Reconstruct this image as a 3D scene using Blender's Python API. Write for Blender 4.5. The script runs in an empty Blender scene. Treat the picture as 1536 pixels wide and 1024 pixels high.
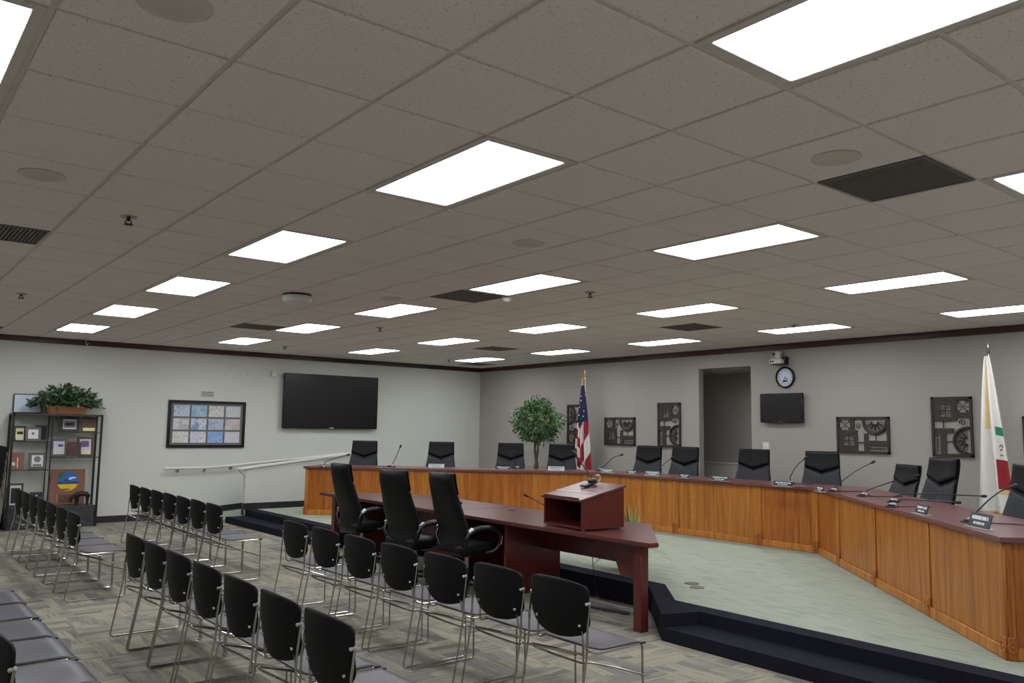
import bpy, bmesh, math, random
from mathutils import Vector, Matrix
random.seed(7)
PI = math.pi
S = bpy.context.scene
COL = S.collection
T = 0.6096          # ceiling tile
H = 3.05            # ceiling height
D = 0.205           # dais height
XR, YL, XB, YN = 10.22, 12.19, -3.3, -3.45   # room planes

# ------------------------------------------------------------------ materials
MATS = {}
def mat(name, col, rough=0.6, metal=0.0, spec=0.5, coat=0.0):
    if name in MATS: return MATS[name]
    m = bpy.data.materials.new(name); m.use_nodes = True
    b = m.node_tree.nodes['Principled BSDF']
    b.inputs['Base Color'].default_value = (*col, 1)
    b.inputs['Roughness'].default_value = rough
    b.inputs['Metallic'].default_value = metal
    b.inputs['Specular IOR Level'].default_value = spec
    b.inputs['Coat Weight'].default_value = coat
    # a faint procedural variation so that no surface is perfectly flat in colour
    nt = m.node_tree; tc = nt.nodes.new('ShaderNodeTexCoord'); n = nt.nodes.new('ShaderNodeTexNoise')
    n.inputs['Scale'].default_value = 6; n.inputs['Detail'].default_value = 3
    nt.links.new(tc.outputs['Object'], n.inputs['Vector'])
    mx = nt.nodes.new('ShaderNodeMix'); mx.data_type = 'RGBA'
    mx.inputs[6].default_value = (*[c*0.93 for c in col], 1); mx.inputs[7].default_value = (*[min(1, c*1.07) for c in col], 1)
    nt.links.new(n.outputs['Fac'], mx.inputs[0]); nt.links.new(mx.outputs[2], b.inputs['Base Color'])
    MATS[name] = m
    return m
def srgb(r, g, b):
    f = lambda c: (c/255/12.92) if c/255 <= .04045 else ((c/255+.055)/1.055)**2.4
    return (f(r), f(g), f(b))
class NT:
    def __init__(s, name):
        s.m = bpy.data.materials.new(name); s.m.use_nodes = True; s.t = s.m.node_tree
        s.b = s.t.nodes['Principled BSDF']; s.tc = s.n('ShaderNodeTexCoord')
    def n(s, typ, **kw):
        nd = s.t.nodes.new(typ)
        for k, v in kw.items():
            if k in nd.bl_rna.properties: setattr(nd, k, v)
            else: nd.inputs[k.replace('_', ' ')].default_value = v
        return nd
    def l(s, a, b): s.t.links.new(a, b)
    def mapping(s, scale, src='Object', rot=(0, 0, 0)):
        mp = s.n('ShaderNodeMapping'); mp.inputs['Scale'].default_value = scale; mp.inputs['Rotation'].default_value = rot
        s.l(s.tc.outputs[src], mp.inputs['Vector']); return mp.outputs[0]
    def noise(s, vec, scale, detail=4, rough=.5):
        nd = s.n('ShaderNodeTexNoise'); nd.inputs['Scale'].default_value = scale; nd.inputs['Detail'].default_value = detail
        nd.inputs['Roughness'].default_value = rough; s.l(vec, nd.inputs['Vector']); return nd.outputs['Fac']
    def ramp(s, fac, stops, interp='LINEAR'):
        nd = s.n('ShaderNodeValToRGB'); cr = nd.color_ramp; cr.interpolation = interp
        while len(cr.elements) < len(stops): cr.elements.new(.5)
        for e, (p, c) in zip(cr.elements, stops): e.position = p; e.color = (*c, 1)
        s.l(fac, nd.inputs[0]); return nd.outputs[0]
    def mix(s, fac, a, b, blend='MIX'):
        nd = s.n('ShaderNodeMix'); nd.data_type = 'RGBA'; nd.blend_type = blend
        for i, v in ((0, fac), (6, a), (7, b)):
            if isinstance(v, (int, float)): nd.inputs[i].default_value = v
            elif isinstance(v, tuple): nd.inputs[i].default_value = (*v, 1)
            else: s.l(v, nd.inputs[i])
        return nd.outputs[2]
    def math(s, op, a, b=None):
        nd = s.n('ShaderNodeMath'); nd.operation = op
        for i, v in ((0, a), (1, b)):
            if v is None: continue
            if isinstance(v, (int, float)): nd.inputs[i].default_value = v
            else: s.l(v, nd.inputs[i])
        return nd.outputs[0]
    def bump(s, h, strength=.3, dist=.01):
        nd = s.n('ShaderNodeBump'); nd.inputs['Strength'].default_value = strength; nd.inputs['Distance'].default_value = dist
        s.l(h, nd.inputs['Height']); s.l(nd.outputs[0], s.b.inputs['Normal'])
    def done(s, col=None, rough=.6, spec=.5, coat=0, metal=0):
        if col is not None: s.l(col, s.b.inputs['Base Color']) if not isinstance(col, tuple) else setattr(s.b.inputs['Base Color'], 'default_value', (*col, 1))
        s.b.inputs['Roughness'].default_value = rough; s.b.inputs['Specular IOR Level'].default_value = spec
        s.b.inputs['Coat Weight'].default_value = coat; s.b.inputs['Metallic'].default_value = metal
        return s.m

def m_wall(name, col):
    a = NT(name); v = a.mapping((1, 1, 1))
    c = a.mix(a.noise(v, 1.3, 5), tuple(x*.96 for x in col), tuple(min(1, x*1.03) for x in col))
    a.bump(a.noise(v, 160, 3), .12, .003); return a.done(c, .75, .25)
def m_ceiling():
    a = NT('ceiling_tile_fissured'); v = a.mapping((1, 1, 1))
    vo = a.n('ShaderNodeTexVoronoi'); vo.inputs['Scale'].default_value = 75; a.l(v, vo.inputs['Vector'])
    spots = a.ramp(vo.outputs['Distance'], [(.0, (0, 0, 0)), (.16, (0, 0, 0)), (.26, (1, 1, 1))])
    n2 = a.noise(v, 40, 2); gate = a.ramp(n2, [(.5, (1, 1, 1)), (.58, (0, 0, 0))])
    sp = a.math('MAXIMUM', spots, gate)
    base = a.mix(a.noise(v, 2.2, 4), srgb(224, 216, 212), srgb(230, 223, 219))
    fine = a.mix(a.noise(v, 210, 2), (.82, .82, .82), (1.1, 1.1, 1.1))
    c = a.mix(1, base, fine, 'MULTIPLY')
    c = a.mix(sp, srgb(150, 140, 132), c)
    a.bump(sp, .35, .002); return a.done(c, .9, .15)
def m_oak(name, c1, c2, c3, seed=0):
    a = NT(name)
    mp = a.n('ShaderNodeMapping'); mp.inputs['Location'].default_value = (seed*3.1, seed*1.7, seed)
    mp.inputs['Scale'].default_value = (16, 16, .9); a.l(a.tc.outputs['Object'], mp.inputs['Vector'])
    g = a.noise(mp.outputs[0], 1.0, 8, .62)
    mp2 = a.n('ShaderNodeMapping'); mp2.inputs['Location'].default_value = (seed, seed*2.3, 0)
    mp2.inputs['Scale'].default_value = (75, 75, 2.0); a.l(a.tc.outputs['Object'], mp2.inputs['Vector'])
    fine = a.noise(mp2.outputs[0], 1.0, 3, .6)
    c = a.ramp(g, [(.3, c1), (.5, c2), (.7, c3)])
    c = a.mix(a.ramp(fine, [(.40, (.6, .6, .6)), (.54, (0, 0, 0))]), c, a.mix(1, c, (.66, .56, .45), 'MULTIPLY'))
    # cathedral figure
    mp3 = a.mapping((3.2, 3.2, .42)); w = a.n('ShaderNodeTexWave'); w.wave_type = 'RINGS'
    w.inputs['Scale'].default_value = 6.5; w.inputs['Distortion'].default_value = 7; w.inputs['Detail'].default_value = 3
    a.l(mp3, w.inputs['Vector'])
    c = a.mix(a.ramp(w.outputs['Fac'], [(.0, (.62, .62, .62)), (.3, (0, 0, 0))]), c, a.mix(1, c, (.62, .5, .4), 'MULTIPLY'))
    return a.done(c, .42, .4, .15)
def m_mahogany(name, c1, c2, rough=.3, spec=.5, axis=(1.2, 22, 22)):
    a = NT(name); v = a.mapping(axis)
    c = a.mix(a.noise(v, 1.6, 6, .6), c1, c2); a.bump(a.noise(v, 8, 2), .04, .001)
    return a.done(c, rough, spec, .15)
def m_carpet_tiles():
    a = NT('floor_carpet_tiles')
    ck = a.n('ShaderNodeTexChecker'); ck.inputs['Scale'].default_value = 1; ck.inputs['Color1'].default_value = (0, 0, 0, 1); ck.inputs['Color2'].default_value = (1, 1, 1, 1)
    a.l(a.mapping((2, 2, 1)), ck.inputs['Vector'])
    def streaks(sx, sy):
        # one half of the quarter-turned tiles: bars of several tones, a plank each, broken by fine streaks
        vb = a.n('ShaderNodeTexVoronoi'); vb.distance = 'CHEBYCHEV'; vb.inputs['Scale'].default_value = 1; vb.inputs['Randomness'].default_value = .9
        a.l(a.mapping((2.0 if sx < sy else 11, 11 if sx < sy else 2.0, 1)), vb.inputs['Vector'])
        sep = a.n('ShaderNodeSeparateColor'); a.l(vb.outputs['Color'], sep.inputs[0])
        c = a.ramp(sep.outputs[0], [(0, srgb(114, 110, 105)), (.12, srgb(133, 129, 120)), (.34, srgb(150, 145, 129)), (.6, srgb(140, 136, 124)), (.78, srgb(125, 122, 117)), (.9, srgb(156, 149, 132))], 'CONSTANT')
        st = a.noise(a.mapping((sx, sy, 1)), 1.0, 5, .65)
        c = a.mix(a.ramp(st, [(.34, (.7, .7, .7)), (.5, (0, 0, 0))]), c, srgb(98, 94, 88))
        return a.mix(a.ramp(st, [(.58, (0, 0, 0)), (.7, (.5, .5, .5))]), c, srgb(156, 149, 130))
    c = a.mix(ck.outputs['Color'], streaks(2.2, 30), streaks(30, 2.2))
    f = a.noise(a.mapping((1, 1, 1)), 300, 2)
    c = a.mix(1, c, a.mix(f, (.72, .72, .72), (1.28, 1.28, 1.28)), 'MULTIPLY')
    a.bump(f, .5, .004); return a.done(c, .95, .1)
def m_plush(name, c1, c2, fine=260, streak=None):
    a = NT(name); v = a.mapping((1, 1, 1)); c = a.mix(a.noise(v, 3.2, 6, .65), c1, c2)
    if streak: c = a.mix(a.ramp(a.noise(a.mapping(streak), 1.3, 5, .6), [(.36, (.6, .6, .6)), (.5, (0, 0, 0))]), c, tuple(x*.8 for x in c1))
    f = a.noise(v, fine, 2); c = a.mix(1, c, a.mix(f, (.72, .72, .72), (1.15, 1.15, 1.15)), 'MULTIPLY')
    a.bump(f, .5, .004); return a.done(c, .95, .1)
def m_granite():
    a = NT('dark_granite'); v = a.mapping((1, 1, 1))
    c = a.ramp(a.noise(v, 22, 8, .75), [(.35, srgb(30, 32, 35)), (.55, srgb(62, 64, 68)), (.72, srgb(104, 106, 108))])
    return a.done(c, .35)
def m_emit(name, col, strength):
    a = NT(name); a.b.inputs['Emission Color'].default_value = (*col, 1)
    # prismatic lens: a fine grid of pyramids bumps the surface
    v = a.mapping((1, 1, 1)); w = a.n('ShaderNodeTexChecker'); w.inputs['Scale'].default_value = 90; a.l(v, w.inputs['Vector'])
    a.b.inputs['Emission Strength'].default_value = strength
    a.bump(w.outputs['Fac'], .3, .002); return a.done((.85, .86, .88), .3)
def m_glass():
    a = NT('clear_glass'); a.b.inputs['Transmission Weight'].default_value = 1.0; a.b.inputs['IOR'].default_value = 1.1
    return a.done((.9, .96, .94), .02)
def m_leaf(name, c1, c2):
    a = NT(name); oi = a.n('ShaderNodeNewGeometry')
    c = a.mix(oi.outputs['Random Per Island'], c1, c2); return a.done(c, .4, .45)

M = {}
M['wall_l'] = m_wall('paint_warm_white', srgb(206, 206, 200))
M['wall_r'] = m_wall('paint_taupe_grey', srgb(164, 158, 152))
M['hall'] = m_wall('paint_hall_grey', srgb(200, 194, 186))
M['ceil'] = m_ceiling()
M['tbar'] = mat('tbar_paint', srgb(205, 196, 187), .6)
M['crown'] = m_mahogany('crown_dark_wood', srgb(52, 25, 24), srgb(68, 34, 31), .35)
M['base'] = mat('baseboard_black_rubber', srgb(32, 32, 36), .5)
M['floor'] = m_carpet_tiles()
M['navy'] = m_plush('charcoal_navy_carpet', srgb(28, 29, 37), srgb(38, 39, 49))
M['green'] = m_plush('sage_green_carpet', srgb(156, 163, 148), srgb(170, 176, 161), 300, (14, 3.2, 1))
M['oak'] = m_oak('golden_oak', srgb(154, 90, 29), srgb(189, 118, 42), srgb(206, 138, 58))
M['oak2'] = m_oak('golden_oak_panel', srgb(152, 92, 32), srgb(184, 116, 44), srgb(200, 136, 60), 3)
M['oak3'] = m_oak('golden_oak_red_panel', srgb(150, 84, 27), srgb(178, 104, 36), srgb(194, 120, 46), 5)
M['oakr'] = m_oak('golden_oak_rail', srgb(164, 100, 36), srgb(200, 128, 52), srgb(214, 148, 70), 11)
M['oakd'] = m_oak('golden_oak_trim', srgb(142, 78, 26), srgb(174, 100, 34), srgb(188, 118, 46), 8)
M['top'] = m_mahogany('counter_mahogany_laminate', srgb(106, 64, 64), srgb(122, 78, 77), .33, .5, (8, 8, 8))
M['mahog'] = m_mahogany('red_mahogany', srgb(82, 32, 32), srgb(100, 42, 40), .32, .45, (14, 14, 1.2))
M['mahogt'] = m_mahogany('red_mahogany_top', srgb(88, 44, 42), srgb(104, 55, 51), .3, .42, (16, 1.2, 16))
M['shade'] = mat('dark_wood_inside', srgb(34, 20, 20), .6)
M['leather'] = mat('black_leather', srgb(13, 14, 16), .48, spec=.22)
M['leatherg'] = mat('lighter_leather', srgb(46, 47, 52), .5, spec=.25)  # back cushion leather, toned lighter than the headrest and seat
M['plastic'] = mat('black_plastic', srgb(18, 18, 20), .4)
M['shell'] = mat('black_textured_plastic', srgb(13, 13, 14), .6, spec=.2)
M['seat'] = mat('grey_plastic_seat', srgb(70, 68, 74), .38, spec=.45)
M['chrome'] = mat('chrome', srgb(172, 168, 162), .18, 1.0)
M['steel'] = mat('brushed_steel', srgb(160, 160, 160), .35, 1.0)
M['silver'] = mat('silver_plastic', srgb(176, 178, 180), .35, .3)
M['white'] = mat('white_paint', srgb(222, 221, 214), .5)
M['whiteg'] = mat('white_plastic', srgb(205, 205, 200), .45)
M['black'] = mat('gloss_black', srgb(14, 14, 16), .22)
M['screen'] = mat('dark_screen', srgb(30, 26, 28), .28, spec=.35)
M['iron'] = mat('dark_wrought_iron', srgb(54, 46, 42), .55, .2)
M['ironw'] = mat('woven_iron', srgb(72, 62, 56), .65, .1)
M['frameg'] = mat('fixture_frame_paint', srgb(196, 190, 184), .5)
M['vent'] = mat('dark_vent_grille', srgb(104, 98, 95), .7)
M['ventb'] = mat('vent_dark_void', srgb(58, 54, 52), .9)
M['grille'] = mat('speaker_grille', srgb(196, 187, 178), .7)
M['lens'] = m_emit('prismatic_light_lens', (.93, .97, 1.0), 12.4)
M['granite'] = m_granite()
M['glass'] = m_glass()
M['gold'] = mat('gold_metal', srgb(214, 180, 104), .35, .7)
M['goldf'] = mat('gold_fringe', srgb(220, 194, 138), .8)
M['fwhite'] = mat('flag_white', srgb(226, 222, 218), .8)
M['fred'] = mat('flag_red', srgb(152, 32, 42), .8)
M['fblue'] = mat('flag_blue', srgb(34, 38, 74), .8)
M['fgreen'] = mat('flag_green', srgb(38, 130, 96), .8)
M['letters'] = mat('flag_letters', srgb(60, 52, 60), .8)
M['pole'] = mat('flag_pole_wood', srgb(140, 92, 50), .4)
M['leafd'] = m_leaf('pothos_leaf', srgb(30, 54, 32), srgb(86, 112, 76))
M['leaff'] = m_leaf('ficus_leaf', srgb(40, 72, 38), srgb(104, 138, 86))
M['leafp'] = m_leaf('fern_leaf', srgb(74, 112, 66), srgb(128, 156, 92))
M['bark'] = mat('ficus_bark', srgb(92, 78, 62), .85)
M['soil'] = mat('dark_soil', srgb(40, 32, 26), .95)
M['wicker'] = mat('wicker', srgb(132, 86, 50), .7)
M['pot'] = mat('clay_pot', srgb(120, 90, 70), .7)
M['walnut'] = mat('walnut_plaque', srgb(96, 62, 46), .45)
M['reddish'] = mat('reddish_wood_plaque', srgb(132, 84, 66), .5)
M['maroon'] = mat('maroon_plaque', srgb(66, 26, 32), .4)
M['pframe'] = mat('dark_picture_frame', srgb(58, 50, 48), .5)
M['gframe'] = mat('grey_picture_frame', srgb(92, 88, 86), .5)
M['matting'] = mat('grey_mat_board', srgb(106, 104, 106), .8)
M['paper'] = mat('white_paper', srgb(214, 214, 216), .8)
M['paperb'] = mat('bluish_paper', srgb(206, 216, 232), .7)
M['cream'] = mat('cream_paper', srgb(232, 222, 170), .7)
M['ink'] = mat('dark_ink', srgb(48, 48, 54), .8)
M['inkg'] = mat('grey_ink', srgb(120, 122, 124), .8)
M['sky'] = mat('painted_blue', srgb(44, 104, 186), .6)
M['sea'] = mat('painted_navy', srgb(34, 62, 98), .6)
M['sun'] = mat('painted_yellow', srgb(232, 186, 30), .6)
M['treeg'] = mat('painted_green', srgb(48, 110, 70), .6)
M['cloud'] = mat('painted_white', srgb(214, 226, 238), .6)
M['purple'] = mat('painted_purple', srgb(116, 92, 140), .6)
M['statue'] = mat('dark_bronze', srgb(38, 32, 30), .5, .3)
M['textw'] = mat('white_lettering', srgb(226, 228, 230), .6)
M['plate'] = mat('black_name_plate', srgb(34, 40, 48), .4)
M['card'] = mat('pale_card', srgb(196, 204, 204), .7)
M['outlet'] = mat('floor_outlet_brass', srgb(96, 92, 74), .5, .3)

# ------------------------------------------------------------------ mesh helpers
class MB:
    def __init__(s): s.v = []; s.f = []; s.mi = []; s.mats = []
    def _m(s, m):
        if m is None: m = s.cur
        if m not in s.mats: s.mats.append(m)
        return s.mats.index(m)
    cur = None
    def face(s, idx, m=None): s.f.append(tuple(idx)); s.mi.append(s._m(m))
    def poly(s, pts, m=None):
        b = len(s.v); s.v += [tuple(p) for p in pts]; s.face(range(b, b+len(pts)), m)
    def bm(s, bm, m=None, mtx=None):
        b = len(s.v); bm.verts.index_update()
        for v in bm.verts: s.v.append(tuple(mtx @ v.co if mtx else v.co))
        for f in bm.faces: s.face([b+v.index for v in f.verts], m)
        bm.free()
    def box(s, lo, hi, m=None, bev=0, mtx=None, seg=1):
        bm = bmesh.new(); bmesh.ops.create_cube(bm, size=1)
        c = [(a+b)/2 for a, b in zip(lo, hi)]; d = [abs(b-a) for a, b in zip(lo, hi)]
        for v in bm.verts: v.co = Vector([c[i]+v.co[i]*d[i] for i in range(3)])
        if bev: bmesh.ops.bevel(bm, geom=bm.edges[:], offset=min(bev, min(d)*.45), segments=seg, affect='EDGES', profile=.5)
        s.bm(bm, m, mtx)
    def tube(s, path, r, n=8, m=None, caps=True, closed=False):
        P = [Vector(p) for p in path]; N = len(P); rs = r if isinstance(r, (list, tuple)) else [r]*N
        tang = []
        for i in range(N):
            a = P[(i-1) % N] if (closed or i > 0) else P[i]; b = P[(i+1) % N] if (closed or i < N-1) else P[i]
            tang.append((b-a).normalized())
        ref = Vector((0, 0, 1)) if abs(tang[0].z) < .9 else Vector((1, 0, 0))
        nrm = (ref - tang[0]*ref.dot(tang[0])).normalized(); base = len(s.v)
        for i in range(N):
            nrm = (nrm - tang[i]*nrm.dot(tang[i]))
            nrm = nrm.normalized() if nrm.length > 1e-6 else tang[i].orthogonal().normalized()
            bi = tang[i].cross(nrm)
            for k in range(n):
                a = 2*PI*k/n; s.v.append(tuple(P[i] + (nrm*math.cos(a)+bi*math.sin(a))*rs[i]))
        for i in range(N if closed else N-1):
            for k in range(n):
                i2 = (i+1) % N; k2 = (k+1) % n
                s.face((base+i*n+k, base+i*n+k2, base+i2*n+k2, base+i2*n+k), m)
        if caps and not closed:
            s.face([base+k for k in range(n)][::-1], m); s.face([base+(N-1)*n+k for k in range(n)], m)
    def lathe(s, prof, c=(0, 0, 0), n=20, m=None, axis='z', mtx=None):
        base = len(s.v); c = Vector(c)
        for (r, z) in prof:
            for k in range(n):
                a = 2*PI*k/n
                p = Vector((r*math.cos(a), r*math.sin(a), z))
                if axis == 'x': p = Vector((p.z, p.x, p.y))
                if axis == 'y': p = Vector((p.x, p.z, p.y))
                p = p + c
                s.v.append(tuple(mtx @ p if mtx else p))
        for i in range(len(prof)-1):
            for k in range(n):
                k2 = (k+1) % n; s.face((base+i*n+k, base+i*n+k2, base+(i+1)*n+k2, base+(i+1)*n+k), m)
        if prof[0][0] > 1e-5: s.face([base+k for k in range(n)][::-1], m)
        if prof[-1][0] > 1e-5: s.face([base+(len(prof)-1)*n+k for k in range(n)], m)
    def prism(s, poly, z0, z1, m=None, mside=None, mtx=None):
        n = len(poly); b = len(s.v)
        A = sum(poly[i][0]*poly[(i+1) % n][1]-poly[(i+1) % n][0]*poly[i][1] for i in range(n))
        if A < 0: poly = poly[::-1]
        for z in (z0, z1):
            for x, y in poly:
                p = Vector((x, y, z)); s.v.append(tuple(mtx @ p if mtx else p))
        s.face([b+i for i in range(n)][::-1], m); s.face([b+n+i for i in range(n)], m)
        for i in range(n):
            j = (i+1) % n; s.face((b+i, b+j, b+n+j, b+n+i), mside or m)
    def grid(s, fn, nu, nv, m=None, mfn=None, thick=0):
        b = len(s.v)
        for j in range(nv+1):
            for i in range(nu+1): s.v.append(tuple(fn(i/nu, j/nv)))
        for j in range(nv):
            for i in range(nu):
                a = b+j*(nu+1)+i
                s.face((a, a+1, a+nu+2, a+nu+1), mfn((i+.5)/nu, (j+.5)/nv) if mfn else m)
    def build(s, name, m=None, parent=None, smooth=40, fix=True):
        me = bpy.data.meshes.new(name)
        if m is not None: s.cur = m
        me.from_pydata(s.v, [], s.f)
        mats = [x if x is not None else m for x in s.mats]
        for x in mats: me.materials.append(x)
        me.polygons.foreach_set('material_index', s.mi)
        if fix:
            bm = bmesh.new(); bm.from_mesh(me); bmesh.ops.recalc_face_normals(bm, faces=bm.faces[:]); bm.to_mesh(me); bm.free()
        if smooth:
            me.shade_smooth(); me.set_sharp_from_angle(angle=math.radians(smooth))
        me.update()
        o = bpy.data.objects.new(name, me); COL.objects.link(o)
        if parent: o.parent = parent
        return o
def solidify(o, t, offset=0):
    md = o.modifiers.new('thickness', 'SOLIDIFY'); md.thickness = t; md.offset = offset; return o
def subdiv(o, n=1):
    md = o.modifiers.new('smooth', 'SUBSURF'); md.levels = n; md.render_levels = n; return o
def rounded(pts, r=.03, n=4):
    """Rounds the corners of an open polyline."""
    P = [Vector(p) for p in pts]; out = [P[0]]
    for i in range(1, len(P)-1):
        a = (P[i-1]-P[i]); b = (P[i+1]-P[i]); rr = min(r, a.length*.45, b.length*.45)
        p0 = P[i]+a.normalized()*rr; p1 = P[i]+b.normalized()*rr
        for k in range(n+1):
            t = k/n; out.append(p0*(1-t)**2 + P[i]*2*t*(1-t) + p1*t*t)
    out.append(P[-1]); return out
def thing(name, label, cat, loc=(0, 0, 0), rz=0, group=None):
    o = bpy.data.objects.new(name, None); COL.objects.link(o); o.empty_display_size = .1
    o.location = loc; o.rotation_euler = (0, 0, rz); o['label'] = label; o['category'] = cat; o['kind'] = 'thing'
    if group: o['group'] = group
    return o
def tag(o, label, cat, group=None):
    o['label'] = label; o['category'] = cat; o['kind'] = 'thing'
    if group: o['group'] = group
    return o
def struct(o): o['kind'] = 'structure'; return o
def kids(o): return [c for c in bpy.data.objects if c.parent == o]
def dup(root, loc, rz, label, group=None):
    r = root.copy(); COL.objects.link(r); r.location = loc; r.rotation_euler = (0, 0, rz); r['label'] = label
    if group: r['group'] = group
    for c in kids(root):
        d = c.copy(); COL.objects.link(d); d.parent = r
        for g in kids(c):
            e = g.copy(); COL.objects.link(e); e.parent = d
    return r
def B(name, lo, hi, m, parent=None, bev=0, seg=1):
    b = MB(); b.box(lo, hi, m, bev, seg=seg); return b.build(name, m, parent)
def text_mesh(txt, size, depth=.001):
    cu = bpy.data.curves.new('t', 'FONT'); cu.body = txt; cu.size = size; cu.extrude = depth; cu.align_x = 'CENTER'; cu.align_y = 'CENTER'
    cu.resolution_u = 2
    o = bpy.data.objects.new('t', cu); COL.objects.link(o); dg = bpy.context.evaluated_depsgraph_get(); dg.update()
    me = bpy.data.meshes.new_from_object(o.evaluated_get(dg)); bpy.data.objects.remove(o); return me
ORD = ['first', 'second', 'third', 'fourth', 'fifth', 'sixth', 'seventh', 'eighth', 'ninth', 'tenth', 'eleventh', 'twelfth']

# ------------------------------------------------------------------ setting
b = MB(); b.box((XB-.1, YN-.1, -.12), (XR+1.6, YL+.1, 0), M['floor']); struct(b.build('floor', M['floor']))
# walls
b = MB(); b.box((XB-.12, YL, 0), (XR+.12, YL+.12, H), M['wall_l']); struct(b.build('wall_left', M['wall_l']))
b = MB()
DY0, DY1, DZ = 4.855, 5.9, 2.735
b.box((XR, YN, 0), (XR+.12, DY0, H), M['wall_r']); b.box((XR, DY1, 0), (XR+.12, YL, H), M['wall_r']); b.box((XR, DY0, DZ), (XR+.12, DY1, H), M['wall_r'])
struct(b.build('wall_right', M['wall_r']))
b = MB(); b.box((XB-.12, YN-.12, 0), (XB, YL, H), M['wall_l']); struct(b.build('wall_back', M['wall_l']))
b = MB(); b.box((XB, YN-.12, 0), (XR+.12, YN, H), M['wall_l']); struct(b.build('wall_near', M['wall_l']))
# hallway behind the opening
b = MB()
b.box((XR+1.42, 3.4, 0), (XR+1.54, 7.6, DZ), M['hall']); b.box((XR+.12, 7.48, 0), (XR+1.42, 7.6, DZ), M['hall']); b.box((XR+.12, 3.4, 0), (XR+1.42, 3.52, DZ), M['hall'])
struct(b.build('wall_hallway', M['hall']))
b = MB(); b.box((XR+.12, 3.4, DZ), (XR+1.54, 7.6, DZ+.1), M['hall']); struct(b.build('ceiling_hallway', M['hall']))
b = MB(); b.box((XR, 3.4, 0), (XR+1.42, 7.48, D), M['green']); struct(b.build('floor_hallway', M['green']))
b = MB(); b.box((XR+1.0, 3.52, D), (XR+1.1, 7.48, 1.10), M['hall']); struct(b.build('wall_hallway_low', M['hall']))
b = MB(); b.box((XR+.97, 3.52, 1.10), (XR+1.13, 7.48, 1.125), M['white'], .005); struct(b.build('trim_hallway_ledge', M['white']))
# crown and baseboards
def crown(lo, hi, n): b = MB(); b.box(lo, hi, M['crown'], .008); struct(b.build('trim_'+str(n), M['crown']))
crown((XB, YL-.03, H-.09), (XR, YL, H+.004), 1); crown((XR-.03, YN, H-.09), (XR, YL-.03, H+.004), 2)
b = MB(); b.box((XB, YL-.015, 0), (3.3, YL, .11), M['base'])
b.v += [(3.3, YL-.015, 0), (5.8, YL-.015, D), (5.8, YL-.015, D+.11), (3.3, YL-.015, .11), (3.3, YL, 0), (5.8, YL, D), (5.8, YL, D+.11), (3.3, YL, .11)]
k = len(b.v)-8
for f in ((0, 1, 2, 3), (7, 6, 5, 4), (0, 4, 5, 1), (3, 2, 6, 7), (0, 3, 7, 4), (1, 5, 6, 2)): b.face([k+i for i in f], M['base'])
b.box((5.8, YL-.015, D), (XR, YL, D+.11), M['base'])
struct(b.build('baseboard_left', M['base']))
b = MB(); b.box((XR-.015, YN, D), (XR, DY0, D+.11), M['base']); b.box((XR-.015, DY1, D), (XR, YL-.015, D+.11), M['base']); struct(b.build('baseboard_right', M['base']))

# dais: green carpet field, charcoal border, two steps, the ramp and its low wall
outer = [(4.49, YN), (4.49, 1.36), (4.155, 1.478), (4.95, 2.32), (4.95, 6.82), (4.155, 7.66), (4.47, 7.78), (4.42, 11.15)]
inner = [(4.68, YN), (4.68, 1.78), (5.185, 2.33), (5.185, 6.81), (4.68, 7.36), (4.63, 11.15)]
b = MB(); b.prism(outer + inner[::-1], 0, D, M['navy']); struct(b.build('floor_dais_border', M['navy']))
b = MB(); b.prism(inner + [(XR, 11.15), (XR, YN)], 0, D, M['green']); struct(b.build('floor_dais', M['green']))
b = MB(); b.prism([(4.12, YN), (4.49, YN), (4.49, 1.36), (4.155, 1.478)], 0, D*.5, M['navy']); struct(b.build('floor_step', M['navy']))
b = MB(); b.prism([(4.08, 11.15), (4.42, 11.15), (4.47, 7.78), (4.155, 7.66)], 0, D*.5, M['navy']); struct(b.build('floor_step', M['navy']))
b = MB(); k = MB()
pts = [(3.3, 0), (5.8, D), (XR, D), (XR, 0)]
b.v += [(x, 11.15, z) for x, z in pts] + [(x, YL-.015, z) for x, z in pts]
for f in ((0, 1, 2, 3), (7, 6, 5, 4), (0, 4, 5, 1), (1, 5, 6, 2), (2, 6, 7, 3), (3, 7, 4, 0)): b.face(f, M['green'])
struct(b.build('floor_ramp', M['green']))
KX0, KX1 = 4.40, 6.6
b = MB(); kz = lambda x: .89 + (min(x, 6.3)-KX0)*.125
pr = [(KX0, D), (KX1, D), (KX1, kz(KX1)), (6.3, kz(6.3)), (KX0, kz(KX0))]
b.v += [(x, 11.15, z) for x, z in pr] + [(x, 11.25, z) for x, z in pr]
b.face((0, 1, 2, 3, 4), M['wall_l']); b.face((9, 8, 7, 6, 5), M['wall_l'])
for i in range(5): j = (i+1) % 5; b.face((i, i+5, j+5, j), M['wall_l'])
struct(b.build('wall_ramp', M['wall_l'], smooth=0))
b = MB()
for (xa, xb) in ((KX0-.13, 6.3), (6.3, KX1)):
    za, zb = kz(max(xa, KX0)), kz(xb); q = len(b.v)
    b.v += [(xa, 11.12, za), (xb, 11.12, zb), (xb, 11.28, zb), (xa, 11.28, za), (xa, 11.12, za+.03), (xb, 11.12, zb+.03), (xb, 11.28, zb+.03), (xa, 11.28, za+.03)]
    for f in ((3, 2, 1, 0), (4, 5, 6, 7), (0, 1, 5, 4), (1, 2, 6, 5), (2, 3, 7, 6), (3, 0, 4, 7)): b.face([q+i for i in f], M['white'])
q = len(b.v)
b.v += [(KX0, 11.17, kz(KX0)), (KX0-.12, 11.17, kz(KX0)), (KX0, 11.17, kz(KX0)-.11), (KX0, 11.23, kz(KX0)), (KX0-.12, 11.23, kz(KX0)), (KX0, 11.23, kz(KX0)-.11)]
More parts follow.
